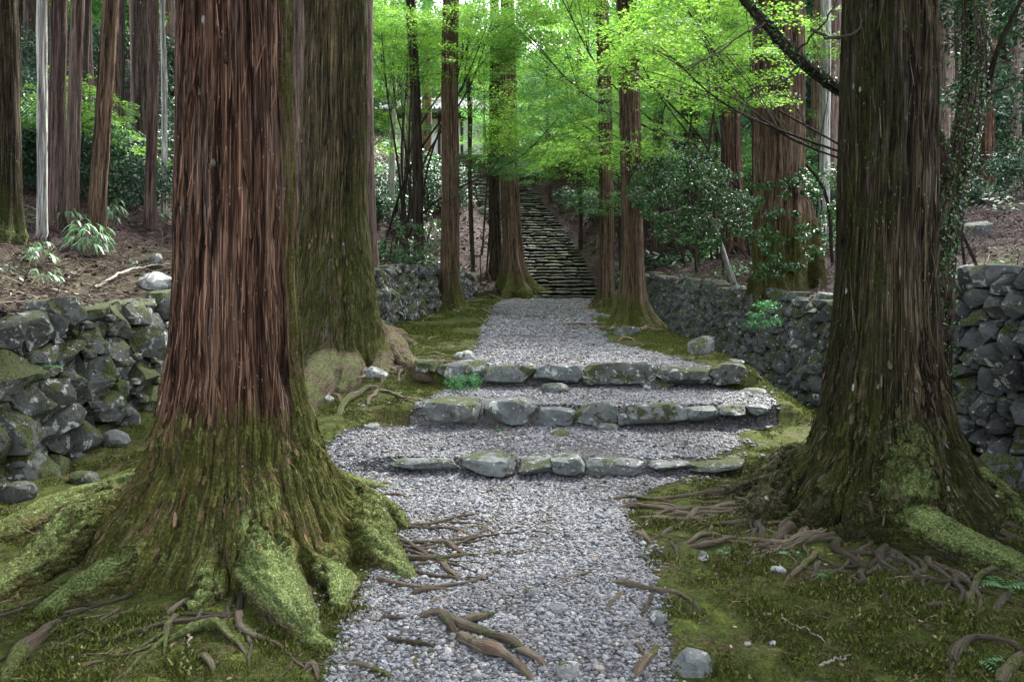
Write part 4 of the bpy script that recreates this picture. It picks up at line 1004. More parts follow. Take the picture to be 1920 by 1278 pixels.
for i in range(26):
    x = -3.8+7.6*i/25; f = min(1, max(0, (3.9-abs(x))/2.0)); e = np.array([x, -.95, 2.86]); tpt = np.array([x, -.95+3.95*f, 2.82+1.58*f+.04]); m.tube([e, tpt], [.06, .05], 5)
obj('tile_row', m.mesh('tile_row', TILE), bt)

# ------------------------------------------------------------------ other cedars, each placed on the ground where it stands
def polar_trunk(R, top, h, seed, n=44, zmax_fine=7.0, flare=1.0, mossy=.3, lich=.1, nz=70, lobes=6):
    rg = np.random.default_rng(seed); z = np.concatenate([np.linspace(-.35, 1.2, 24), np.linspace(1.25, zmax_fine, nz-24), np.linspace(zmax_fine+.8, h, 12)])
    a = np.linspace(0, 2*math.pi, n, endpoint=False); Z, A = np.meshgrid(z, a, indexing='ij')
    r = R*(1.02-.030*np.clip(Z, 0, 12)/1.0*.6/1)-0*Z; r = np.maximum(r, .25*R); r = np.where(Z > 8, r*(1-(Z-8)/(h-8)*.65), r)
    zz = np.maximum(Z, 0); r = r+R*.28*flare*np.exp(-zz/(1.7*R))+R*.10*np.exp(-zz/(4*R))
    for k in range(lobes):
        ak = 2*math.pi*(k+rg.uniform(-.3, .3))/lobes; w_ = rg.uniform(.22, .42); am = rg.uniform(.4, 1.0)*flare
        da = np.abs((A-ak+math.pi) % (2*math.pi)-math.pi); r = r+R*am*(np.exp(-(da/w_)**2))*np.exp(-zz/(rg.uniform(.9, 1.9)*R))*1.15
        r = r+R*.06*np.exp(-(da/(w_*1.2))**2)
    A2 = A+.12*vn(Z*.5, seed, 0, 3)+.05*Z*rg.uniform(-1, 1)*.3
    bk = np.stack([np.cos(A2)*R*1.5, np.sin(A2)*R*1.5, Z*.10+seed], -1)
    r = r+.012*(1-2*np.abs(vn(bk[..., 0]*26, bk[..., 1]*26, bk[..., 2]*14, seed)))+.02*fbm(bk[..., 0]*7, bk[..., 1]*7, bk[..., 2]*5, 3, seed+1)
    ax = np.stack([top[0]*Z/h, top[1]*Z/h], -1)
    sw = .04*np.sin(Z*.6+seed)*(Z > 0); V = np.stack([ax[..., 0]+r*np.cos(A)+sw, ax[..., 1]+r*np.sin(A), Z], -1)
    m_ = len(z); i = np.arange(m_-1)[:, None]*n; j = np.arange(n)[None]; k = (j+1) % n
    F = np.stack([i+j, i+k, i+n+k, i+n+j], -1).reshape(-1, 4)
    mo = mossy*.6+.55*(1-sm(.1, .9+R, Z))*min(1, mossy*2.4)+0*A; mo = mo+.14*np.cos(A-rg.uniform(0, 6))
    return mesh_np('trunk', V.reshape(-1, 3), [F], (), True, {'bk': bk.reshape(-1, 3), 'moss': mo.ravel(), 'lich': (lich+0*A+.3*(1-sm(0, .5, Z))*min(1, mossy*2)).ravel()})
TREES = [
 # px base, py base, px at py 0, width px, material, moss, flare, label, forced depth
 (8, 452, 4, 50, BARK_GREEN, .45, 1.0, 'dark mossy cedar with a flared base cut by the left picture edge', None),
 (74, 447, 83, 17, BARK_PALE, .02, .2, 'slender pale grey trunk, the whitest one on the left slope', None),
 (106, 428, 117, 28, BARK_PLUM, .05, .3, 'purplish brown cedar trunk just right of the pale grey one', None),
 (141, 424, 148, 22, BARK_PINK, .05, .3, 'thin greyish pink trunk close beside the purplish one on the left slope', None),
 (187, 436, 205, 29, BARK_TAN, .08, .3, 'rich brown cedar trunk leaning slightly right on the left slope', None),
 (281, 428, 284, 21, BARK_PLUM, .05, .3, 'straight brown trunk with a pale right edge, left of the huge red-brown cedar', None),
 (304, 405, 306, 10, BARK_PALE, .05, .2, 'very thin pale trunk touching the straight brown one left of the huge cedar', None),
 (558, 474, 558, 33, BARK_PINK, .0, .3, 'smooth pinkish grey trunk between the two big cedars on the left', None),
 (699, 498, 690, 19, BARK_PINK, .12, .3, 'slim trunk just right of the second big cedar', None),
 (680, 480, 681, 15, BARK_PINK, .05, .3, 'pinkish thin trunk half hidden by the second big cedar', None),
 (734, 408, 738, 14, BARK_PALE, .05, .2, 'pale thin trunk above the wall right of the second big cedar', None),
 (786, 498, 772, 20, BARK_DARK, .1, .2, 'very dark straight trunk between the second cedar and the tan one', None),
 (840, 582, 848, 36, BARK_TAN, .24, 1.2, 'tan brown cedar with a spreading root foot at the left edge of the path', None),
 (962, 548, 949, 38, BARK_TAN, .30, 1.5, 'cedar with a wide green foot standing left of the bottom of the staircase', None),
 (930, 505, 926, 24, BARK_DARK, .05, .4, 'very dark trunk tight behind the cedar by the staircase', 30.5),
 (888, 505, 872, 8, BARK_DARK, .3, .2, 'thin dark curved stem left of the cedar by the staircase', 30),
 (752, 425, 760, 7, BARK_PALE, .1, .2, 'very thin greyish sapling leaning among shrubs left of the path', None),
 (1137, 578, 1131, 29, BARK_TAN, .20, 1.0, 'left one of the paired cedars at the right edge of the path', None),
 (1184, 612, 1178, 43, BARK_TAN, .26, 1.2, 'right one of the paired cedars, with whitish flecked upper trunk', None),
 (1087, 470, 1085, 9, BARK_DARK, .1, .2, 'thin dark stem on the litter slope right of the staircase', None),
 (1030, 384, 1024, 7, BARK_DARK, .1, .2, 'thin dark stem high up beside the staircase', None),
 (1096, 392, 1092, 22, BARK_DARK, .15, .4, 'brown trunk cluster on the slope between staircase and paired cedars', None),
 (1230, 470, 1226, 12, BARK_TAN, .1, .3, 'thin tan trunk right of the paired cedars behind the holly', None),
 (1241, 480, 1232, 14, BARK_DARK, .1, .3, 'dark thin trunk beside the holly bush foot', None),
 (1290, 430, 1275, 15, BARK_DARK, .05, .3, 'narrow dark trunk rising behind the glossy holly', None),
 (1307, 440, 1299, 22, BARK_DARK, .1, .3, 'dark brown trunk behind the holly bush, left of the red one', None),
 (1378, 474, 1366, 40, BARK_RED, .1, .5, 'reddish cedar behind the holly bush on the right bank', None),
 (1418, 480, 1415, 9, BARK_DARK, .1, .2, 'thin dark trunk tight beside the left edge of the third big cedar', 19),
 (1548, 440, 1546, 21, BARK_PALE, .05, .3, 'pale trunk seen between the two big cedars on the right', None),
 (1776, 372, 1770, 30, BARK_PINK, .05, .3, 'pinkish brown trunk framed by the fork of the ivy-clad tree', None),
 (1850, 350, 1845, 28, BARK_RED, .0, .3, 'warm reddish trunk far up the slope at the right', None),
 (1350, 420, 1352, 12, BARK_PALE, .05, .2, 'narrow pale trunk behind the reddish one on the right bank', 34),
 (225, 330, 232, 12, BARK_DARK, .1, .2, 'distant dark trunk between the brown and straight trunks at left', None),
 (20, 300, 40, 12, BARK_DARK, .1, .2, 'distant dark trunk near the top left corner', None),
 (160, 345, 166, 12, BARK_DARK, .1, .2, 'dim thin trunk behind the greyish pink one at left', None),
 (1255, 400, 1250, 16, BARK_PALE, .1, .2, 'pale mottled trunk between the paired cedars and the holly', 36),
]
tree_objs = {}
for i, (px, py, pxt, wpx, mat, mo, fl, lab, Yf) in enumerate(TREES):
    p = gp(px, py)
    if mat == BARK_TAN and fl >= 1: mo += .12; fl *= 1.6
    if Yf: q = at(px, py, Yf); p = Vector((q.x, Yf, gz(q.x, Yf)))
    Y = p.y; R = wpx*Y/FPX/2*.88; T = at(pxt, 0, Y)
    h = 17 if R > .12 else 9
    lean = ((T.x-p.x)/(T.z-p.z)*h, 0)
    t = thing('cedar_tree' if R > .12 else 'young_tree', lab, 'tree', p)
    n = 64 if wpx > 34 else 36 if wpx > 20 else 20
    me = polar_trunk(R, lean, h, 20+i, n, max(5, .42*Y), fl, mo, .12 if mo > .2 else .03, 110 if wpx > 28 else 60)
    me.materials.append(mat); obj('trunk', me, t); tree_objs[i] = (t, p, R)
    zt = max(9.5, .42*Y+2.0)
    if R > .12: o = add_crown(t, p, min(zt+1, h-2), (.55 if Y > 14 else .8)+.2*random.random(), i, (lean[0]*zt/h, 0))
    else:
        o = obj('crown', FINE[i % 2][2], t, (lean[0], 0, h-.3)); o.scale = (1.3, 1.3, 1.6)
print([(i, round(v[1].y, 1), round(v[2], 2)) for i, v in tree_objs.items()])

# third big cedar on the right bank
p = Vector((at(1462, 565, 13.2).x, 13.2, 0)); p.z = gz(p.x+.3, p.y)-.15
T4 = (p.x, p.y, p.z); A4 = at(1460, 0, 13.2)
def R4(dx, dy, h0, r):
    return [(T4[0]+dx*f, T4[1]+dy*f, T4[2]+h0*g) for f, g in ((.05, 1), (.35, .74), (.62, .42), (.82, .12), (1.0, -.2))], [r, r*1.1, r, r*.8, r*.5]
roots4 = [R4(.80, .1, 1.9, .22), R4(.6, .25, 1.6, .24), R4(.35, -.3, .6, .12), R4(-.2, -.2, .3, .1), R4(.2, .8, 1., .2), R4(-.3, .7, .8, .18)]
def moss4(z, r, a, no, R0, co): return .28+.40*(1-sm(.6, 1.9, z)), .05+.15*(1-sm(.3, 1.3, z))
t4 = thing('cedar_tree', 'large furrowed brown cedar growing on top of the right wall, its right side flaring out', 'tree', T4)
obj('trunk', big_tree(T4, tuple(A4), ([-.6, 0, .6, 1.2, 2, 6], [.40, .40, .40, .40, .39, .37]), roots4, BARK_TAN, .03, 33, moss4, 6.0), t4)
add_crown(t4, T4, 13, 1.1, 1, axis_off(T4, A4, 13))

# ------------------------------------------------------------------ surface roots
def surf_root(parent, base, pts, r, moss=.1, seed=0, name='root'):
    g = [gp(*q) for q in pts]; P = np.array([(q.x, q.y, 0) for q in g]); L = np.linalg.norm(np.diff(P, axis=0), axis=1).sum()
    n = max(8, int(L/.035)); Q = spline(P, n); t = np.linspace(0, 1, n)
    rr = r*.66*(1-.55*t)*(1+.35*vn(t*L*9, seed, 0, 7)); env = np.sqrt(np.clip(np.minimum(t, 1-t)*4.5, 0, 1))
    Q[:, 0] += .015*vn(t*L*9, seed, 1, 8)*min(1, L*2); Q[:, 1] += .03*vn(t*L*7, seed, 3, 9)*min(1, L)
    Q[:, 2] = H(Q[:, 0], Q[:, 1])+r*.28+rr*(.05+.65*vn(t*L*3.5, seed, 0, 10))*env-(1-env)*r*1.3
    V, F, bk = tube(Q, rr*(.15+.85*env), 14 if r > .02 else 8, .34, seed, .82)
    mo = moss+.12+.5*fbm(V[:, 0]*3, V[:, 1]*3, 0, 2, 66)
    V = V-np.array(base)
    return obj(name, mesh_np(name, V, [F], (ROOT,), True, {'bk': bk, 'moss': mo, 'lich': mo*0}), parent)
RT = [  # parent 1 = nearest left, 2 = nearest right, 3 = second left; radius; moss; pixel points
 (1, .045, .35, [(630, 920), (690, 913), (748, 908)]), (1, .036, .15, [(625, 935), (700, 928), (795, 937)]), (1, .028, .2, [(690, 928), (700, 940), (700, 956)]),
 (1, .030, .15, [(760, 1122), (830, 1108), (892, 1124)]), (1, .022, .1, [(800, 1137), (850, 1117)]), (1, .022, .0, [(918, 1126), (970, 1120), (1010, 1106)]),
 (2, .026, .0, [(1036, 1100), (1090, 1080), (1140, 1069)]), (2, .040, .12, [(1126, 1085), (1180, 1100), (1240, 1110), (1295, 1128), (1345, 1175)]),
 (2, .026, .1, [(1165, 1106), (1150, 1130), (1134, 1162)]), (2, .022, .1, [(1163, 1104), (1182, 1126), (1198, 1144)]), (2, .030, .15, [(1225, 1110), (1216, 1138), (1200, 1168)]), (2, .02, .25, [(1245, 1115), (1262, 1142)]),
 (1, .048, .12, [(765, 1160), (828, 1160), (900, 1185), (960, 1208), (1026, 1240)]), (1, .028, .0, [(712, 1162), (775, 1166)]), (1, .034, .0, [(852, 1174), (905, 1162), (938, 1148)]),
 (1, .068, .05, [(858, 1180), (885, 1216), (945, 1245), (1014, 1290)]), (1, .034, .2, [(824, 1160), (858, 1200)]), (1, .045, .0, [(966, 1222), (1000, 1240), (1028, 1256)]),
 (1, .024, .2, [(698, 1198), (770, 1210), (835, 1220)]), (1, .022, .4, [(774, 1254), (790, 1232), (830, 1222)]), (1, .030, .3, [(635, 1243), (690, 1258), (755, 1284)]),
 (1, .024, .1, [(848, 1010), (890, 990), (944, 1008)]), (1, .034, .0, [(832, 1014), (858, 1034), (882, 1048)]), (1, .040, .0, [(826, 1052), (846, 1078), (868, 1095)]),
 (1, .024, .15, [(770, 1066), (830, 1054)]), (1, .020, .2, [(785, 1012), (830, 1014)]), (1, .018, .0, [(882, 924), (928, 917)]), (1, .020, .0, [(874, 943), (940, 938), (995, 937)]), (1, .022, .0, [(1002, 1033), (1068, 1029)]),
 (1, .016, .0, [(975, 990), (1016, 992)]), (1, .018, .0, [(930, 895), (975, 905)]), (1, .018, .0, [(995, 895), (1002, 912)]),
 (2, .026, .15, [(1136, 938), (1200, 938), (1290, 946)]), (2, .042, .0, [(1140, 956), (1200, 951), (1262, 958), (1330, 965)]), (2, .042, .0, [(1160, 979), (1220, 973), (1290, 976), (1340, 968)]),
 (2, .040, .2, [(1188, 994), (1228, 1026)]), (2, .030, .2, [(1236, 1010), (1285, 980), (1330, 955)]), (2, .02, .2, [(1216, 1046), (1245, 1026)]), (2, .022, .1, [(1262, 1010), (1268, 1048)]), (2, .022, .0, [(1180, 924), (1220, 900)]),
 (1, .038, .2, [(1192, 1282), (1222, 1228), (1248, 1206)]), (1, .02, .0, [(1192, 1208), (1210, 1235)]),
 (2, .020, .1, [(1275, 868), (1330, 862), (1390, 864)]), (2, .036, .1, [(1275, 886), (1340, 876), (1392, 890)]), (2, .03, .2, [(1278, 980), (1320, 958), (1376, 934)]), (2, .024, .1, [(1278, 1023), (1325, 1007), (1410, 1004)]),
 (2, .034, .05, [(1278, 1031), (1340, 1027), (1365, 1013), (1412, 1011)]), (2, .024, .2, [(1396, 1065), (1425, 1046), (1443, 1010)]), (2, .03, .25, [(1466, 1099), (1515, 1057), (1534, 1032)]), (2, .034, .05, [(1518, 1090), (1544, 1050)]),
 (2, .022, .2, [(1558, 1038), (1603, 1056), (1642, 1085)]), (2, .018, -.2, [(1600, 1013), (1684, 1030), (1752, 1075)]), (2, .026, .0, [(1715, 1147), (1800, 1144), (1868, 1173)]), (2, .036, .25, [(1809, 1139), (1832, 1104), (1881, 1044)]),
 (2, .042, .2, [(1772, 1310), (1785, 1235), (1825, 1208), (1890, 1212), (1935, 1240)]), (2, .022, .1, [(1803, 1190), (1888, 1202)]), (2, .034, .3, [(1857, 1156), (1908, 1102)]), (2, .04, .25, [(1870, 1290), (1900, 1255), (1960, 1235)]), (2, .045, -.1, [(1470, 962), (1530, 976), (1594, 998)]),
 (2, .022, .2, [(1300, 940), (1360, 948), (1400, 940)]), (2, .022, .2, [(1310, 925), (1350, 915), (1400, 905)]), (2, .020, .2, [(1330, 1000), (1335, 975), (1350, 955)]), (2, .018, .2, [(1300, 1004), (1320, 985), (1345, 965)]), (2, .020, .1, [(1290, 905), (1330, 900), (1380, 905)]), (2, .02, .1, [(1370, 1010), (1375, 985), (1380, 960)]), (2, .02, .1, [(1450, 1010), (1462, 985)]),
 (2, .024, .1, [(1220, 890), (1280, 880), (1330, 876)]), (2, .02, .0, [(1195, 905), (1250, 893), (1290, 895)]), (2, .026, .35, [(1690, 1100), (1740, 1080)]), (2, .018, .1, [(1560, 1102), (1600, 1112)]),
 (1, .034, .25, [(200, 1133), (246, 1097), (325, 1093)]), (1, .042, .1, [(303, 1163), (340, 1136), (374, 1118)]), (1, .034, .35, [(166, 1212), (235, 1198), (295, 1183)]), (1, .042, .3, [(283, 1220), (336, 1198), (404, 1184), (445, 1205), (470, 1240)]),
 (1, .018, .0, [(150, 1256), (208, 1238)]), (1, .034, .2, [(378, 1226), (404, 1270)]), (1, .06, .35, [(5, 1300), (42, 1225), (95, 1180), (130, 1172)]), (1, .024, .0, [(180, 884), (208, 865), (248, 850)]),
 (1, .03, .35, [(60, 1150), (130, 1125), (190, 1120)]), (1, .022, .3, [(110, 1150), (180, 1146)]), (1, .03, .1, [(540, 1190), (560, 1215), (565, 1240)]), (1, .04, .1, [(570, 1262), (590, 1250), (600, 1285)]),
 (3, .030, .1, [(760, 656), (784, 645), (814, 649)]), (3, .030, -.1, [(722, 648), (764, 669)]), (3, .045, .1, [(590, 730), (620, 738), (645, 752)]), (3, .07, .5, [(626, 786), (655, 750), (690, 731), (720, 729)]), (3, .035, .15, [(673, 780), (700, 742), (718, 735), (756, 746), (796, 757)]),
 (3, .03, .1, [(773, 701), (800, 706), (826, 722)]), (3, .03, .1, [(806, 671), (845, 682)]), (3, .026, .1, [(730, 752), (760, 750), (800, 762)]), (3, .025, .1, [(700, 690), (735, 700), (765, 698)]), (3, .03, .2, [(610, 728), (680, 733), (720, 728)]),
 (3, .03, .2, [(770, 660), (820, 664), (860, 672)]), (3, .025, .1, [(790, 640), (830, 632), (870, 640)]), (3, .06, .2, [(560, 745), (580, 760), (590, 790)]),
]
par = {1: (t1, T1), 2: (t2, T2), 3: (t3, T3)}
for i, (k, r, mo, pts) in enumerate(RT): surf_root(par[k][0], par[k][1], pts, r, mo, i)
for i, (k, r, mo, pts) in enumerate([
 (12, .05, .2, [(868, 580), (920, 588), (985, 592)]), (12, .04, .2, [(862, 578), (900, 596), (948, 600)]), (12, .035, .1, [(880, 590), (905, 600), (925, 606)]), (12, .04, .2, [(815, 590), (800, 598), (790, 604)]), (12, .035, .1, [(930, 586), (960, 596), (990, 598)]), (12, .03, .1, [(850, 592), (880, 602)]),
 (13, .07, .15, [(985, 545), (1010, 550), (1030, 553)]), (13, .06, .2, [(945, 552), (975, 562), (1020, 560)]), (13, .05, .2, [(905, 552), (935, 560), (950, 566)]), (13, .05, .2, [(1000, 560), (1040, 556), (1065, 553)]),
 (17, .05, .2, [(1125, 580), (1105, 584), (1090, 588)]), (17, .05, .2, [(1110, 572), (1085, 578), (1065, 580)]),
 (18, .05, .2, [(1165, 612), (1145, 618), (1135, 622)]), (18, .05, .1, [(1210, 608), (1235, 620), (1255, 618)]), (18, .045, .1, [(1225, 630), (1250, 622), (1262, 616)]), (18, .05, -.1, [(1155, 640), (1175, 636), (1195, 640)])]):
    t, b, R = tree_objs[k]; surf_root(t, b, pts, r, mo, 200+i)

def rootlets(parent, base, n, r0, r1, a0, a1, rad, seed, moss=.15):
    rg = np.random.default_rng(seed)
    for i in range(n):
        a = math.radians(rg.uniform(a0, a1)); q = rg.uniform(*rad); x, y = base[0]+q*math.cos(a), base[1]+q*math.sin(a); L = rg.uniform(.35, 1.0)*r1[1]; m = MB(); A = []; M_2 = []
        def walk(x, y, a, L, r, depth):
            k = max(6, int(L/.05)); P = []
            for j in range(k):
                P.append((x, y, 0)); x += math.cos(a)*L/k; y += math.sin(a)*L/k; a += rg.normal(0, .22)
                if depth < 2 and j > 1 and rg.uniform() < .13: walk(x, y, a+rg.choice([-1, 1])*rg.uniform(.4, .9), L*rg.uniform(.3, .6), r*(1-j/k)*.75, depth+1)
            P = np.array(P); t = np.linspace(0, 1, k); rr = r*(1-.8*t); env = np.minimum(1, t*5+.1)
            P[:, 2] = H(P[:, 0], P[:, 1])+.004+rr*(.35+.7*vn(t*L*5, seed+i, depth, 10))-(1-sm(1.0, .8, t))*r*1.5
            V, F, bk = tube(P-np.array(base), rr, 8 if r > .015 else 6, .3, seed+i, .85); m.add(V, F, None, bk)
        walk(x, y, a, L, rg.uniform(r0*.5, r0), 0); me = m.mesh('root', ROOT); k = len(me.vertices); add_attrs(me, {'moss': np.full(k, moss+rg.uniform(-.1, .2)), 'lich': np.zeros(k)}); obj('root', me, parent)
rootlets(t2, T2, 30, .034, (0, 1.35), 160, 262, (.65, .95), 1)
rootlets(t2, T2, 12, .026, (0, 1.1), 262, 330, (.7, .9), 2, .25)
rootlets(t1, T1, 14, .025, (0, 1.25), -78, 20, (.75, 1.1), 3)
rootlets(t1, T1, 9, .018, (0, .9), 200, 285, (.85, 1.15), 4, .4)
rootlets(t3, T3, 18, .04, (0, 1.6), -110, 5, (.7, 1.1), 5, .15)
for k_, n_ in ((12, 14), (13, 16), (17, 8), (18, 10)):
    t_, b_, R_ = tree_objs[k_]; rootlets(t_, tuple(b_), n_, .05, (0, 2.0), -120 if k_ < 15 else 170, 10 if k_ < 15 else 300, (R_*1.5, R_*2.6), 10+k_, .15)

# ------------------------------------------------------------------ ivy-clad forked tree behind the big right cedar
gI = gp(1752, 868); YI = 6.35
bI = Vector((at(1754, 560, YI).x, YI, gz(at(1754, 560, YI).x, YI)))
ti = thing('ivy_tree', 'dark forked tree covered in small ivy leaves behind the big right cedar', 'tree', bI)
def pl(pts, Y): return np.array([tuple(at(a, b, Y+dy)-bI) for a, b, dy in pts])
main = pl([(1752, 880, 0), (1757, 560, 0), (1768, 440, 0), (1795, 330, .05), (1820, 200, .1), (1830, 90, .15), (1822, -60, .2), (1815, -300, .3), (1830, -700, .4)], YI)
fork = pl([(1778, 330, 0), (1752, 250, -.05), (1700, 215, -.1), (1590, 178, -.2), (1500, 112, -.3), (1440, 50, -.35), (1395, 0, -.4), (1330, -80, -.5), (1240, -220, -.6)], YI)
side = pl([(1824, 220, .1), (1850, 170, .1), (1868, 100, .0), (1905, 20, -.1), (1950, -60, -.2)], YI)
m = MB(); sp1 = spline(main, 60); m.tube(sp1, np.interp(np.linspace(0, 1, 60), [0, .3, .5, 1], [.14, .11, .10, .06]), 16, bumpy=.25, seed=2)
me = m.mesh('trunk', BARK_DARK); n = len(me.vertices); add_attrs(me, {'moss': np.full(n, .35), 'lich': np.zeros(n)}); obj('trunk', me, ti)
sp2 = spline(fork, 60); sp3 = spline(side, 26)
for q, r0, r1 in ((sp2, .055, .022), (sp3, .03, .012)):
    m = MB(); m.tube(q, np.linspace(r0, r1, len(q)), 10, bumpy=.25, seed=4); me = m.mesh('branch', BARK_DARK); n = len(me.vertices); add_attrs(me, {'moss': np.full(n, .35), 'lich': np.zeros(n)}); obj('branch', me, ti)
def wrap_leaves(Q, R, n, size, seed, out=.012):
    rg = np.random.default_rng(seed); T, A, B = frames(Q); k = rg.integers(0, len(Q), n); a = rg.uniform(0, 6.28, n)
    d = A[k]*np.cos(a)[:, None]+B[k]*np.sin(a)[:, None]; P = Q[k]+d*(np.asarray(R)[k]+rg.uniform(0, out, n))[:, None]+rg.normal(0, .02, (n, 3))*0.5+T[k]*rg.uniform(-.04, .04, n)[:, None]
    return P, d+rg.normal(0, .45, (n, 3))
P1, N1 = wrap_leaves(sp1, np.interp(np.linspace(0, 1, 60), [0, .3, .5, 1], [.142, .112, .102, .062]), 8500, .026, 1)
P2, N2 = wrap_leaves(sp2, np.linspace(.06, .025, 60), 1800, .02, 2); P = np.vstack([P1, P2]); N = np.vstack([N1, N2])
V, F = leafquads(P, N, RNG.uniform(.012, .034, len(P)), 5, 2); obj('ivy', mesh_np('ivy', V, [F], (L_HOLLY,), False), ti)
o = obj('crown', SHRUB[1], ti, tuple(at(1900, -330, 7.6)-bI)); o.scale = (2.3, 2.6, 1.5)  # two unseen crowns above the frame, added to darken the right side
o = obj('crown', SHRUB[2], ti, tuple(at(1700, -520, 8.2)-bI)); o.scale = (2.2, 2.4, 1.2)
# thin bare twigs of the same tree crossing the top right
for k, q in enumerate([[(1490, 100, -.3), (1530, 60, -.4), (1560, 20, -.5), (1575, -20, -.5)], [(1545, 72, -1.2), (1600, 65, -1.2), (1625, 30, -1.2), (1660, 8, -1.2), (1710, 0, -1.3)], [(1520, 55, -.9), (1570, 72, -1.0), (1606, 52, -1.1), (1630, 25, -1.2)],
                       [(1500, 118, -.3), (1470, 150, -.4), (1420, 175, -.6), (1380, 230, -.8)], [(1440, 45, -.35), (1400, 60, -.6), (1340, 100, -.9), (1280, 130, -1.2)], [(1850, 180, .1), (1890, 160, 0), (1930, 140, 0)], [(1868, 120, 0), (1850, 60, 0), (1835, 30, 0)]]):
    m = MB(); Q = spline(pl(q, YI), 18); Q[1:-1] += np.random.default_rng(k).normal(0, .008, (16, 3)); m.tube(Q, np.linspace(.011, .003, 18), 6); obj('twig', m.mesh('twig', TWIG), ti)
def leafy(parent, cen, spec, mat, seed, size, per=110, shape=1, thick=.03, ball=False, name='foliage'):
    rg = np.random.default_rng(seed); sp = []
    for (px, py, Y, rad) in spec:
        p = at(px, py, Y)-Vector(cen); sp.append((tuple(p), rad, (rg.normal(0, .12), rg.normal(0, .12))))
    return obj(name, crown_mesh(name, mat, sp, per, size, seed, shape, thick, .35, ball), parent)
# dark evergreen leaves hanging on its right side
rg = np.random.default_rng(5)
leafy(ti, bI, [(1775+rg.uniform(0, 190), rg.uniform(-60, 190), 7.2+rg.uniform(0, 2.2), rg.uniform(.12, .26)) for _ in range(60)], L_DARK, 31, .055, 60, 2, .05, True)

# ------------------------------------------------------------------ holly bush leaning out over the right wall
bH = gp(1366, 512); bH = Vector((4.35, 15.4, gz(4.35, 15.4)))
th = thing('holly_bush', 'glossy dark evergreen bush leaning out over the right wall beside the paired cedars', 'bush', bH)
hp = [at(1330, 430, 14.9)-bH, at(1310, 330, 14.6)-bH, at(1240, 400, 14.2)-bH, at(1400, 400, 14.0)-bH, at(1470, 400, 12.6)-bH, at(1520, 450, 12.5)-bH, at(1370, 300, 14.4)-bH]
stm = spline(np.array([(0, 0, -.1), tuple(at(1352, 460, 15.0)-bH), tuple(at(1340, 420, 14.8)-bH)]), 12)
m = MB(); m.tube(stm, np.linspace(.06, .035, 12), 9, bumpy=.2); me = m.mesh('stem', BARK_PALE); n = len(me.vertices); add_attrs(me, {'moss': np.full(n, .3), 'lich': np.zeros(n)}); obj('stem', me, th)
for k, q in enumerate(hp[1:]):
    m = MB(); a = stm[-1]; b = np.array(q); mid = (a+b)/2+np.array([.1, 0, .18]); m.tube(spline(np.array([a, mid, b]), 14), np.linspace(.022, .006, 14), 6, bumpy=.2, seed=k); obj('branch', m.mesh('branch', TWIGP if k % 2 else TWIG), th)
rg = np.random.default_rng(8)
sp = []
for _ in range(180):
    a = rg.uniform(0, 6.28); r = math.sqrt(rg.uniform(0, 1)); sp.append((1308+118*r*math.cos(a)-10, 372+92*r*math.sin(a)+.12*(118*r*math.cos(a)), 14.5+rg.uniform(-.8, .8), rg.uniform(.09, .19)))
for _ in range(50): sp.append((rg.uniform(1400, 1545), rg.uniform(320, 520), 12.5+rg.uniform(-.3, .3), rg.uniform(.07, .14)))
leafy(th, bH, sp, L_HOLLY, 41, .056, 74, 2, .04, True)

# ------------------------------------------------------------------ maples
def maple(px, py, Y, s, cool, var, lab, group=None, basepx=None, fine=False, flat=1.0, trunkR=.042):
    c = at(px, py, Y)
    if basepx is None:
        x, y = c.x+random.uniform(-.8, .8), Y+random.uniform(-.5, 1.0)
        xc = float(np.interp(y, *SXC)) if y > 27 else .8
        if y < 28:
            if -2.1 < x < 4.5: x = 4.8+random.uniform(0, 2.5) if x > .8 else float(np.interp(y, *XLT))-.7-random.uniform(0, 2.5)
        elif abs(x-xc) < 2.4: x = xc+(2.6 if x > xc else -2.6)
    else: q = gp(*basepx); x, y = q.x, q.y
    b = Vector((x, y, gz(x, y)-.05)); c = c-b; c.z = max(c.z, 1.2)
    t = thing('maple_tree', lab, 'tree', b, group)
    S, A_, B_ = (FINE if fine else MAPLE)[var]
    o = obj('crown', B_ if cool else A_, t, c); o.scale = (s, s, s*flat); rz = random.uniform(0, 6.28); o.rotation_euler.z = rz
    m = MB(); j = np.array([c.x*.75, c.y*.75, c.z*.72]); bend = np.array([c.x*.2+random.uniform(-.3, .3), c.y*.2, c.z*.4])
    stem = spline(np.array([(0, 0, 0), tuple(bend), tuple(j), tuple(c)]), 18); m.tube(stem, np.linspace(trunkR, trunkR*.3, 18), 7, bumpy=.1)
    me = m.mesh('trunk', BARK_DARK); n = len(me.vertices); add_attrs(me, {'moss': np.full(n, .25), 'lich': np.zeros(n)}); obj('trunk', me, t)
    m = MB(); R = Matrix.Rotation(rz, 3, 'Z')
    for sc_, rad, _ in S[::(4 if fine else 9)]:
        e = np.array(R @ Vector((sc_[0]*s, sc_[1]*s, sc_[2]*s*flat)))+np.array(c); a = stem[random.randint(10, 16)]
        mid = (a+e)/2+np.array([0, 0, .12*s]); m.tube(spline(np.array([a, mid, e]), 9), np.linspace(trunkR*.28, .004, 9), 5)
    obj('limbs', m.mesh('limbs', TWIG), t)
    return t
G = 'leafy maples filling the valley behind the path'
rg = np.random.default_rng(77); k = 0
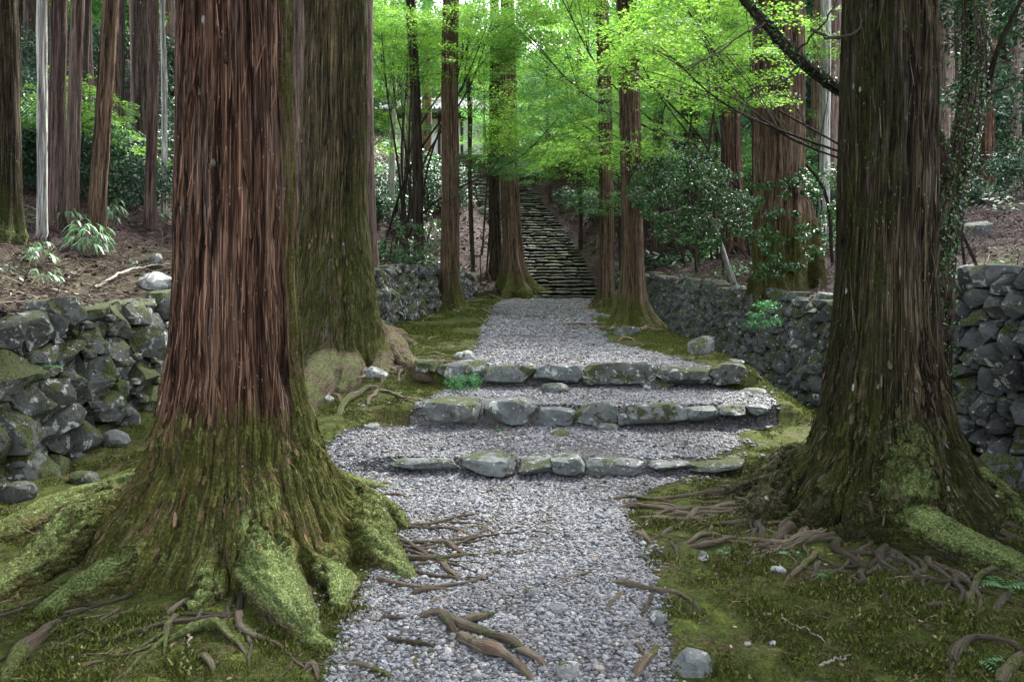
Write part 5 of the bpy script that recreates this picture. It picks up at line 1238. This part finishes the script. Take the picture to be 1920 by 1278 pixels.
for (x0, x1, y0, y1, Y0, Y1, n, cool) in ((640, 1000, -60, 120, 20, 32, 9, .15), (960, 1420, -70, 110, 15, 27, 12, .1), (700, 960, 40, 140, 24, 34, 6, .35), (640, 740, 130, 210, 26, 34, 2, .5), (960, 1330, 110, 240, 20, 36, 12, .35), (970, 1280, 200, 290, 38, 50, 11, .6), (560, 720, 0, 220, 28, 42, 4, .2), (1180, 1430, 200, 330, 26, 40, 6, .5)):
    zn = {-60: 'along the top left of the valley', -70: 'overhanging the valley at the upper right of centre', 40: 'between the dark trunk and the staircase cedar', 150: 'low beside the second big cedar', 110: 'behind the paired cedars', 200: 'above the upper staircase'}.get(y0 if y0 != 0 else -1, 'right of the second big cedar')
    for i in range(n):
        px, py, Y = rg.uniform(x0, x1), rg.uniform(y0, y1), rg.uniform(Y0, Y1); c = rg.uniform() < cool
        maple(px, py, Y, rg.uniform(.7, 1.15)*Y/26, c, k % 3, ('cool green maple crown '+zn if c else 'bright yellow-green maple crown '+zn), G, flat=.75); k += 1
for (px, py, Y, s, cool, lab) in (
 (1140, 272, 15.5, .95, False, 'low bright maple spray arching over the paired cedars'),
 (935, 300, 20, .75, True, 'layered bluish green maple sprays crossing the cedar by the staircase'),
 (1060, 300, 22, .9, False, 'fresh green maple layers above the upper staircase'),
 (1130, 380, 21, .7, True, 'low flat green spray beside the staircase and the paired cedars'),
 (1240, 90, 9.5, .62, False, 'nearest maple twig with clearly lobed leaves at the upper right of centre'),
 (1360, 150, 10.5, .7, False, 'maple branch with bright leaves left of the third big right cedar'),
 (1290, 20, 11, .9, False, 'overhanging maple branch at the top edge, right of centre'),
 (40, 185, 12, .95, False, 'broad bright maple layers at the upper left edge'),
 (150, 190, 12.5, .55, False, 'thin maple spray crossing the pale trunk on the left'),
 (75, 330, 14, .8, False, 'yellow-green maple sprays low on the left slope'),
 (130, 325, 13, .55, True, 'dull green maple spray before the purplish trunk on the left'),
 (1000, 285, 44, 2.0, True, 'dim green maple closing the view above the staircase top'),
 (1000, 250, 46, 1.6, True, 'dark green maple left of the staircase top'),
 (985, 318, 28, .75, True, 'thin bluish maple spray hanging across the top of the staircase'),
 (1050, 300, 42, 1.6, True, 'low cool green maple right of the staircase top'),
 (225, 295, 17, .7, False, 'small yellow-green maple between the brown and straight trunks at left'),
 (160, 350, 19, .9, False, 'yellowish sapling behind the purplish trunk on the left'),
 (775, 190, 24, .6, False, 'light green maple sprays just above the temple building'),
 (680, 60, 24, 1.0, True, 'maple crown in the gap right of the second big cedar'),
 (1555, 60, 22, 1.1, False, 'bright foliage in the gap between the two big right cedars'),
 (1090, 190, 19, 1.1, True, 'cool green maple tiers left of the paired cedars')):
    maple(px, py, Y, s, cool, k % 2, lab, None, None, True, .9, .022); k += 1

# ------------------------------------------------------------------ evergreen shrubs on the slopes
def shrub(px, py, Y, s, lab, group=None, holly=False, grounded=True):
    if Y is None: b = gp(px, py); 
    else: q = at(px, py, Y); b = Vector((q.x, Y, gz(q.x, Y)))
    t = thing('evergreen_shrub', lab, 'shrub', b, group)
    me = (HOLLY if holly else SHRUB)[random.randint(0, 1)]; o = obj('crown', me, t, (0, 0, .85*s)); o.scale = (s, s, s*.95); o.rotation_euler.z = random.uniform(0, 6)
    m = MB()
    for _ in range(4): a = random.uniform(0, 6); m.tube(spline(np.array([(0, 0, -.1), (.15*s*math.cos(a), .15*s*math.sin(a), .4*s), (.5*s*math.cos(a), .5*s*math.sin(a), 1.0*s)]), 7), np.linspace(.03*s, .008, 7), 5)
    obj('stems', m.mesh('stems', TWIG), t); return t
for a in ((735, 395, None, .9, 'rounded dull green shrub behind the wall near the second big cedar'), (800, 455, None, .9, 'glossy dark shrub between the dark trunk and the tan cedar', None, True), (770, 500, None, .7, 'low leafy shrub at the top of the left wall by the dark trunk', None, True),
          (690, 420, None, .9, 'shrub filling the gap right of the second big cedar'), (290, 380, None, 1.0, 'bluish green shrub at the foot of the straight brown trunk'), (240, 400, None, .6, 'small round shrub between two brown trunks on the left'),
          (320, 300, None, 1.5, 'tall leafy shrub touching the left edge of the huge red-brown cedar'), (1880, 330, None, 1.6, 'broad grey-green shrub on the far slope at the right edge'), (1820, 350, None, 1.1, 'shrub between the ivy tree and the reddish trunk'),
          (1540, 400, None, 1.1, 'dark glossy shrub in the gap between the two big right cedars', None, True), (1535, 330, 17, 1.2, 'taller evergreen shrub behind the gap of the right cedars', None, True), (1120, 420, None, .9, 'shrub on the slope left of the paired cedars'), (1060, 400, None, .7, 'low green shrub by the upper staircase'), (560, 400, None, 1.1, 'shrub behind the smooth pinkish trunk')): shrub(*a)
rg = np.random.default_rng(91)
for zone, x0, x1, py0, py1, n in (('left', -40, 560, 120, 400, 52), ('right', 1200, 2000, 180, 430, 48), ('middle', 640, 900, 365, 440, 8)):
    lab = {'left': 'evergreen shrub in the understory of the left slope', 'right': 'evergreen shrub in the understory of the right slope', 'middle': 'evergreen shrub on the slope below the temple'}[zone]
    for i in range(n):
        px, py = rg.uniform(x0, x1), rg.uniform(py0, py1); b = gp(px, py)
        if b.y > 80 or b.y < 12: continue
        shrub(px, py, None, rg.uniform(.7, 1.2)*max(.8, b.y/26), lab, 'understory shrubs of the %s slope' % zone)

# ------------------------------------------------------------------ slim forest trunks and far trees
FT = []
for k in range(3):
    me = polar_trunk(.2, (.3*(k-1), 0), 20, 300+k, 14, 12, .4, .1, .05, 34); me.materials.append((BARK_PINK, BARK_DARK, BARK_TAN)[k]); FT.append(me)
rg = np.random.default_rng(15); placed = [(v[1].x, v[1].y) for v in tree_objs.values()]; nf = 0
for i in range(900):
    y = rg.uniform(19 if i % 3 else 24, 78); x = rg.uniform(-.72, .72)*y; xc = float(np.interp(y, *SXC))
    if (y < 26 and (x > -5.5)) or abs(x-xc) < 3.2+max(0, y-30)*.05 or (-9.5 < x < .5 and 47 < y < 60) or any((x-a)**2+(y-b)**2 < 5.0 for a, b in placed): continue
    if abs(x/y) < .22 and rg.uniform() < .55: continue
    placed.append((x, y)); b = (x, y, gz(x, y)-.1); s = rg.uniform(.7, 1.35); k = int(rg.integers(3)); zone = 'left' if x < -.1*y else 'right' if x > .12*y else 'middle'
    t = thing('forest_cedar', {'left': 'slim cedar among the many straight trunks on the left hillside', 'right': 'slim cedar among the many straight trunks on the right hillside', 'middle': 'slim cedar among the trunks beyond the top of the staircase'}[zone], 'tree', b, 'forest cedars of the %s hillside' % zone, rg.uniform(0, 6))
    o = obj('trunk', FT[k], t); o.scale = (s, s, 1.0); nf += 1
    if zone != 'middle' and i % 2: o = obj('crown', CEDARC[nf % 2], t, (0, 0, 11+rg.uniform(-1.5, 3))); o.scale = (.8, .8, .8)
    if nf >= 210: break
print('forest', nf)
for i, (x, y) in enumerate(((-5.2, 1.0), (-6.8, 4.6), (-8.4, 8.6), (-4.4, -3.2), (5.4, .8), (7.2, 5.2), (8.6, 9.4), (4.6, -3.6), (0.6, -7.5), (-8.5, -1.5), (9.0, -1.5), (6.6, 2.8), (-11, 12), (12, 13))):  # unseen cedars beside and behind the camera, added to block sky light
    t = thing('forest_cedar', 'unseen cedar added outside the picture to shade the scene', 'tree', (x, y, gz(x, y)-.1), 'added shade cedars beside the viewpoint', i)
    o = obj('trunk', FT[i % 3], t); o.scale = (1.3, 1.3, 1); o = obj('crown', CEDARC[i % 2], t, (0, 0, 7.5+i % 3)); o.scale = (1.35, 1.35, 1.0)
rg = np.random.default_rng(16); nf = 0
for i in range(1000):
    y = rg.uniform(40, 125); x = rg.uniform(-.75, .75)*y; xc = float(np.interp(y, *SXC))
    if (abs(x-xc) < 4 and y < 62) or (-10 < x < 1 and 46 < y < 60) or (y < 46 and abs(x) < 12): continue
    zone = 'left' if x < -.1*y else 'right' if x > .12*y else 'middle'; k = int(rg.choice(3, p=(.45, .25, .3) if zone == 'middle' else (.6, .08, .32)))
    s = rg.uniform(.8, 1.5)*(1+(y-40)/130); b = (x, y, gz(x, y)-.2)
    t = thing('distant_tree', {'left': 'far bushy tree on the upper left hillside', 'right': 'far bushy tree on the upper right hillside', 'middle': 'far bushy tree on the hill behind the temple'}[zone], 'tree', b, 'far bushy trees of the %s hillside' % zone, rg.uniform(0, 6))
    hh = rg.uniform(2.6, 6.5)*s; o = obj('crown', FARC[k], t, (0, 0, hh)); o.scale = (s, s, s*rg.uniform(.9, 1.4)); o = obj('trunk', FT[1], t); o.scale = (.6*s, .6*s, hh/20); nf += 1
    if nf >= 170: break
print('far', nf)

# ------------------------------------------------------------------ ferns, bamboo grass, small leafy plants
def fern(loc, s, lab, seed, mat=None, fr=6):
    rg = np.random.default_rng(seed); t = thing('fern', lab, 'fern', loc)
    for i in range(fr):
        a = rg.uniform(0, 6.28) if fr > 3 else rg.uniform(3.6, 5.6); L = s*rg.uniform(.7, 1.1); u = np.array([math.cos(a), math.sin(a), 0]); n = 11; V = []; F = []
        sp_ = np.array([u*L*f+np.array([0, 0, L*(.75*f-.85*f*f)]) for f in np.linspace(0, 1, n)]); w_ = np.array([-u[1], u[0], 0])
        for j in range(1, n):
            f = j/(n-1); ll = L*.26*math.sin(math.pi*min(1, .18+f*.82))+.004
            for sg in (-1, 1):
                c = sp_[j]; d = w_*sg*ll+u*ll*.35-np.array([0, 0, ll*.2]); e = u*L*.032; k = len(V); V += [c-e, c+d*.55-e*1.1, c+d, c+d*.5+e*1.2]; F.append((k, k+1, k+2, k+3))
        obj('frond', mesh_np('frond', np.array(V), [np.array(F)], (mat or L_FERN,), False), t)
    return t
def wallp(px, py, Y):
    p = at(px, py, Y); return tuple(p)
fern(wallp(115, 690, 6.10), .16, 'fern drooping from a joint of the left wall near the picture edge', 1, fr=3)
fern(wallp(222, 720, 7.15), .16, 'single bright fern frond sticking out of the left wall beside the huge cedar', 2, fr=2)
for i, (px, py, s, lab) in enumerate(((1560, 962, .14, 'small fern between the roots at the front of the big right cedar'), (1362, 1036, .10, 'tiny leafy fern beside the bent root right of the gravel'), (1484, 1040, .09, 'tiny fern left of the centre roots of the right cedar'), (1545, 1078, .10, 'small fern in front of the right cedar roots'),
        (1688, 1046, .07, 'tiny fern under the dark twig-like root at right'), (1832, 1240, .12, 'bright green seedling near the bottom right corner'), (800, 758, .12, 'small bluish seedling next to the first boulder of the middle step'), (1050, 795, .0, ''), (930, 806, .10, 'seedling growing under the middle step'),
        (745, 738, .13, 'small leafy fern between the root and the top step'), (270, 948, .10, 'pale seedling on the grass left of the huge cedar'), (750, 1080, .08, 'dark little seedling at the right root of the huge cedar'), (1440, 700, .25, 'fern at the foot of the right wall'), (1250, 592, .2, 'fern at the far foot of the right wall'), (1880, 1100, .15, 'fern in the shade at the right picture edge'))):
    if s: p = gp(px, py); fern((p.x, p.y, p.z), s, lab, 20+i, fr=7)
def sasa(px, py, s, lab, seed, n=26, mat=None):
    s = s*.6; rg = np.random.default_rng(seed); p = gp(px, py); t = thing('bamboo_grass', lab, 'plant', p); V = []; F = []; m = MB()
    for i in range(n):
        a = rg.uniform(0, 6.28); r = s*.35*rg.uniform(0, 1); h = s*rg.uniform(.3, 1.0); b = np.array([r*math.cos(a), r*math.sin(a), 0]); c = b+np.array([.2*s*math.cos(a), .2*s*math.sin(a), h]); m.tube([b, (b+c)/2+np.array([0, 0, .03]), c], [.004, .003, .002], 4)
        for q in range(3):
            a2 = a+rg.normal(0, 1.0); u = np.array([math.cos(a2), math.sin(a2), 0]); w_ = np.array([-u[1], u[0], 0]); L = s*rg.uniform(.3, .55); wd = L*.075; pr = [c+u*L*f+np.array([0, 0, L*(.45*f-1.1*f*f)]) for f in (0, .3, .65, 1)]; k = len(V)
            V += [pr[0], pr[1]-w_*wd, pr[1]+w_*wd, pr[2]-w_*wd, pr[2]+w_*wd, pr[3]]; F += [(k, k+1, k+2, k+2), (k+1, k+3, k+4, k+2), (k+3, k+5, k+4, k+4)]
    F = np.array(F); q4 = F[1::3]; t3_ = np.vstack([F[0::3][:, :3], F[2::3][:, :3]])
    obj('stems', m.mesh('stems', TWIGP), t); obj('blades', mesh_np('blades', np.array(V), [q4, t3_], (mat or L_SASA,), False), t)
for i, a in enumerate(((165, 478, .62, 'largest pale bamboo grass clump on the litter bank at left', 40), (75, 500, .45, 'bamboo grass clump on the bank near the left picture edge', 20), (88, 540, .35, 'small drooping bamboo grass just above the left wall', 14), (205, 425, .7, 'bamboo grass at the foot of the rich brown trunk', 22), (130, 432, .5, 'green bamboo grass before the purplish trunk', 18), (300, 425, .5, 'pale blades beside the straight brown trunk', 16), (250, 505, .2, 'short pale tuft on the litter bank', 8))): sasa(a[0], a[1], a[2], a[3], 60+i, a[4])
pw = at(1435, 590, 10.6); 
shb = thing('wall_bush', 'small bright feathery bush growing out of the right wall face', 'bush', pw)
leafy(shb, pw, [(1400+rg.uniform(0, 65), 565+rg.uniform(0, 45), 10.45+rg.uniform(-.1, .15), .07) for _ in range(26)], L_FERN, 77, .035, 40, 2, .02, True)
pm = gp(878, 724)
shb = thing('creeping_plant', 'patch of small bluish leaves hanging below the left end of the top step', 'plant', pm)
leafy(shb, pm, [(838+rg.uniform(0, 60), 706+rg.uniform(0, 24), 8.85-rg.uniform(0, .25), .06) for _ in range(26)], L_FERN, 79, .022, 46, 2, .015, True)
# fallen branches
def stick(pts, r, lab, mat, lift=.03, name='fallen_branch'):
    g = [gp(*q) for q in pts]; b = g[0].copy(); P = spline(np.array([tuple(q-b+Vector((0, 0, lift))) for q in g]), 24); P[1:-1] += np.random.default_rng(len(lab)).normal(0, .006, (22, 3)); m = MB(); m.tube(P, np.linspace(r, r*.4, 24), 6, bumpy=.2)
    o = obj(name, m.mesh(name, mat), None, b); return tag(o, lab, 'branch')
stick([(178, 548), (225, 522), (262, 510), (318, 502)], .018, 'long pale fallen branch on the litter bank above the left wall', TWIGP, .05)
stick([(1435, 1154), (1480, 1168), (1520, 1190), (1552, 1208)], .006, 'thin curved twig lying on moss at lower right', TWIGP, .01)
stick([(1535, 1256), (1595, 1235)], .007, 'short pale-tipped twig near the bottom right', TWIGP, .01)
stick([(1875, 535), (1900, 515), (1940, 495)], .02, 'bent fallen branch leaning on the right wall top at the picture edge', TWIG, .08)
stick([(1500, 545), (1520, 530), (1560, 520)], .02, 'brown stick on the litter behind the third big right cedar', TWIGP, .08)
stick([(356, 1190), (357, 1215), (360, 1235)], .006, 'tiny forked twig on moss at the bottom left', TWIGP, .01)

# dark dead bark tatters hanging from the upper trunk of the paired cedar and from a maple
def tatters(parent, base, px, py, Y, w_, h_, n, seed):
    rg = np.random.default_rng(seed); m = MB()
    for i in range(n):
        a = np.array(at(px+rg.uniform(-w_, w_), py+rg.uniform(-.3, .3)*h_, Y+rg.uniform(-.05, .05))-Vector(base)); L = h_*Y/FPX*rg.uniform(.5, 1.1)
        m.tube(np.array([a, a+[rg.normal(0, .02), 0, -L*.5], a+[rg.normal(0, .04), rg.normal(0, .02), -L]]), [.012, .018, .003], 4)
    obj('hanging_bark', m.mesh('hanging_bark', TWIG), parent)
t_, b_, R_ = tree_objs[18]; tatters(t_, b_, 1174, 45, b_.y-R_-.05, 9, 42, 16, 1)
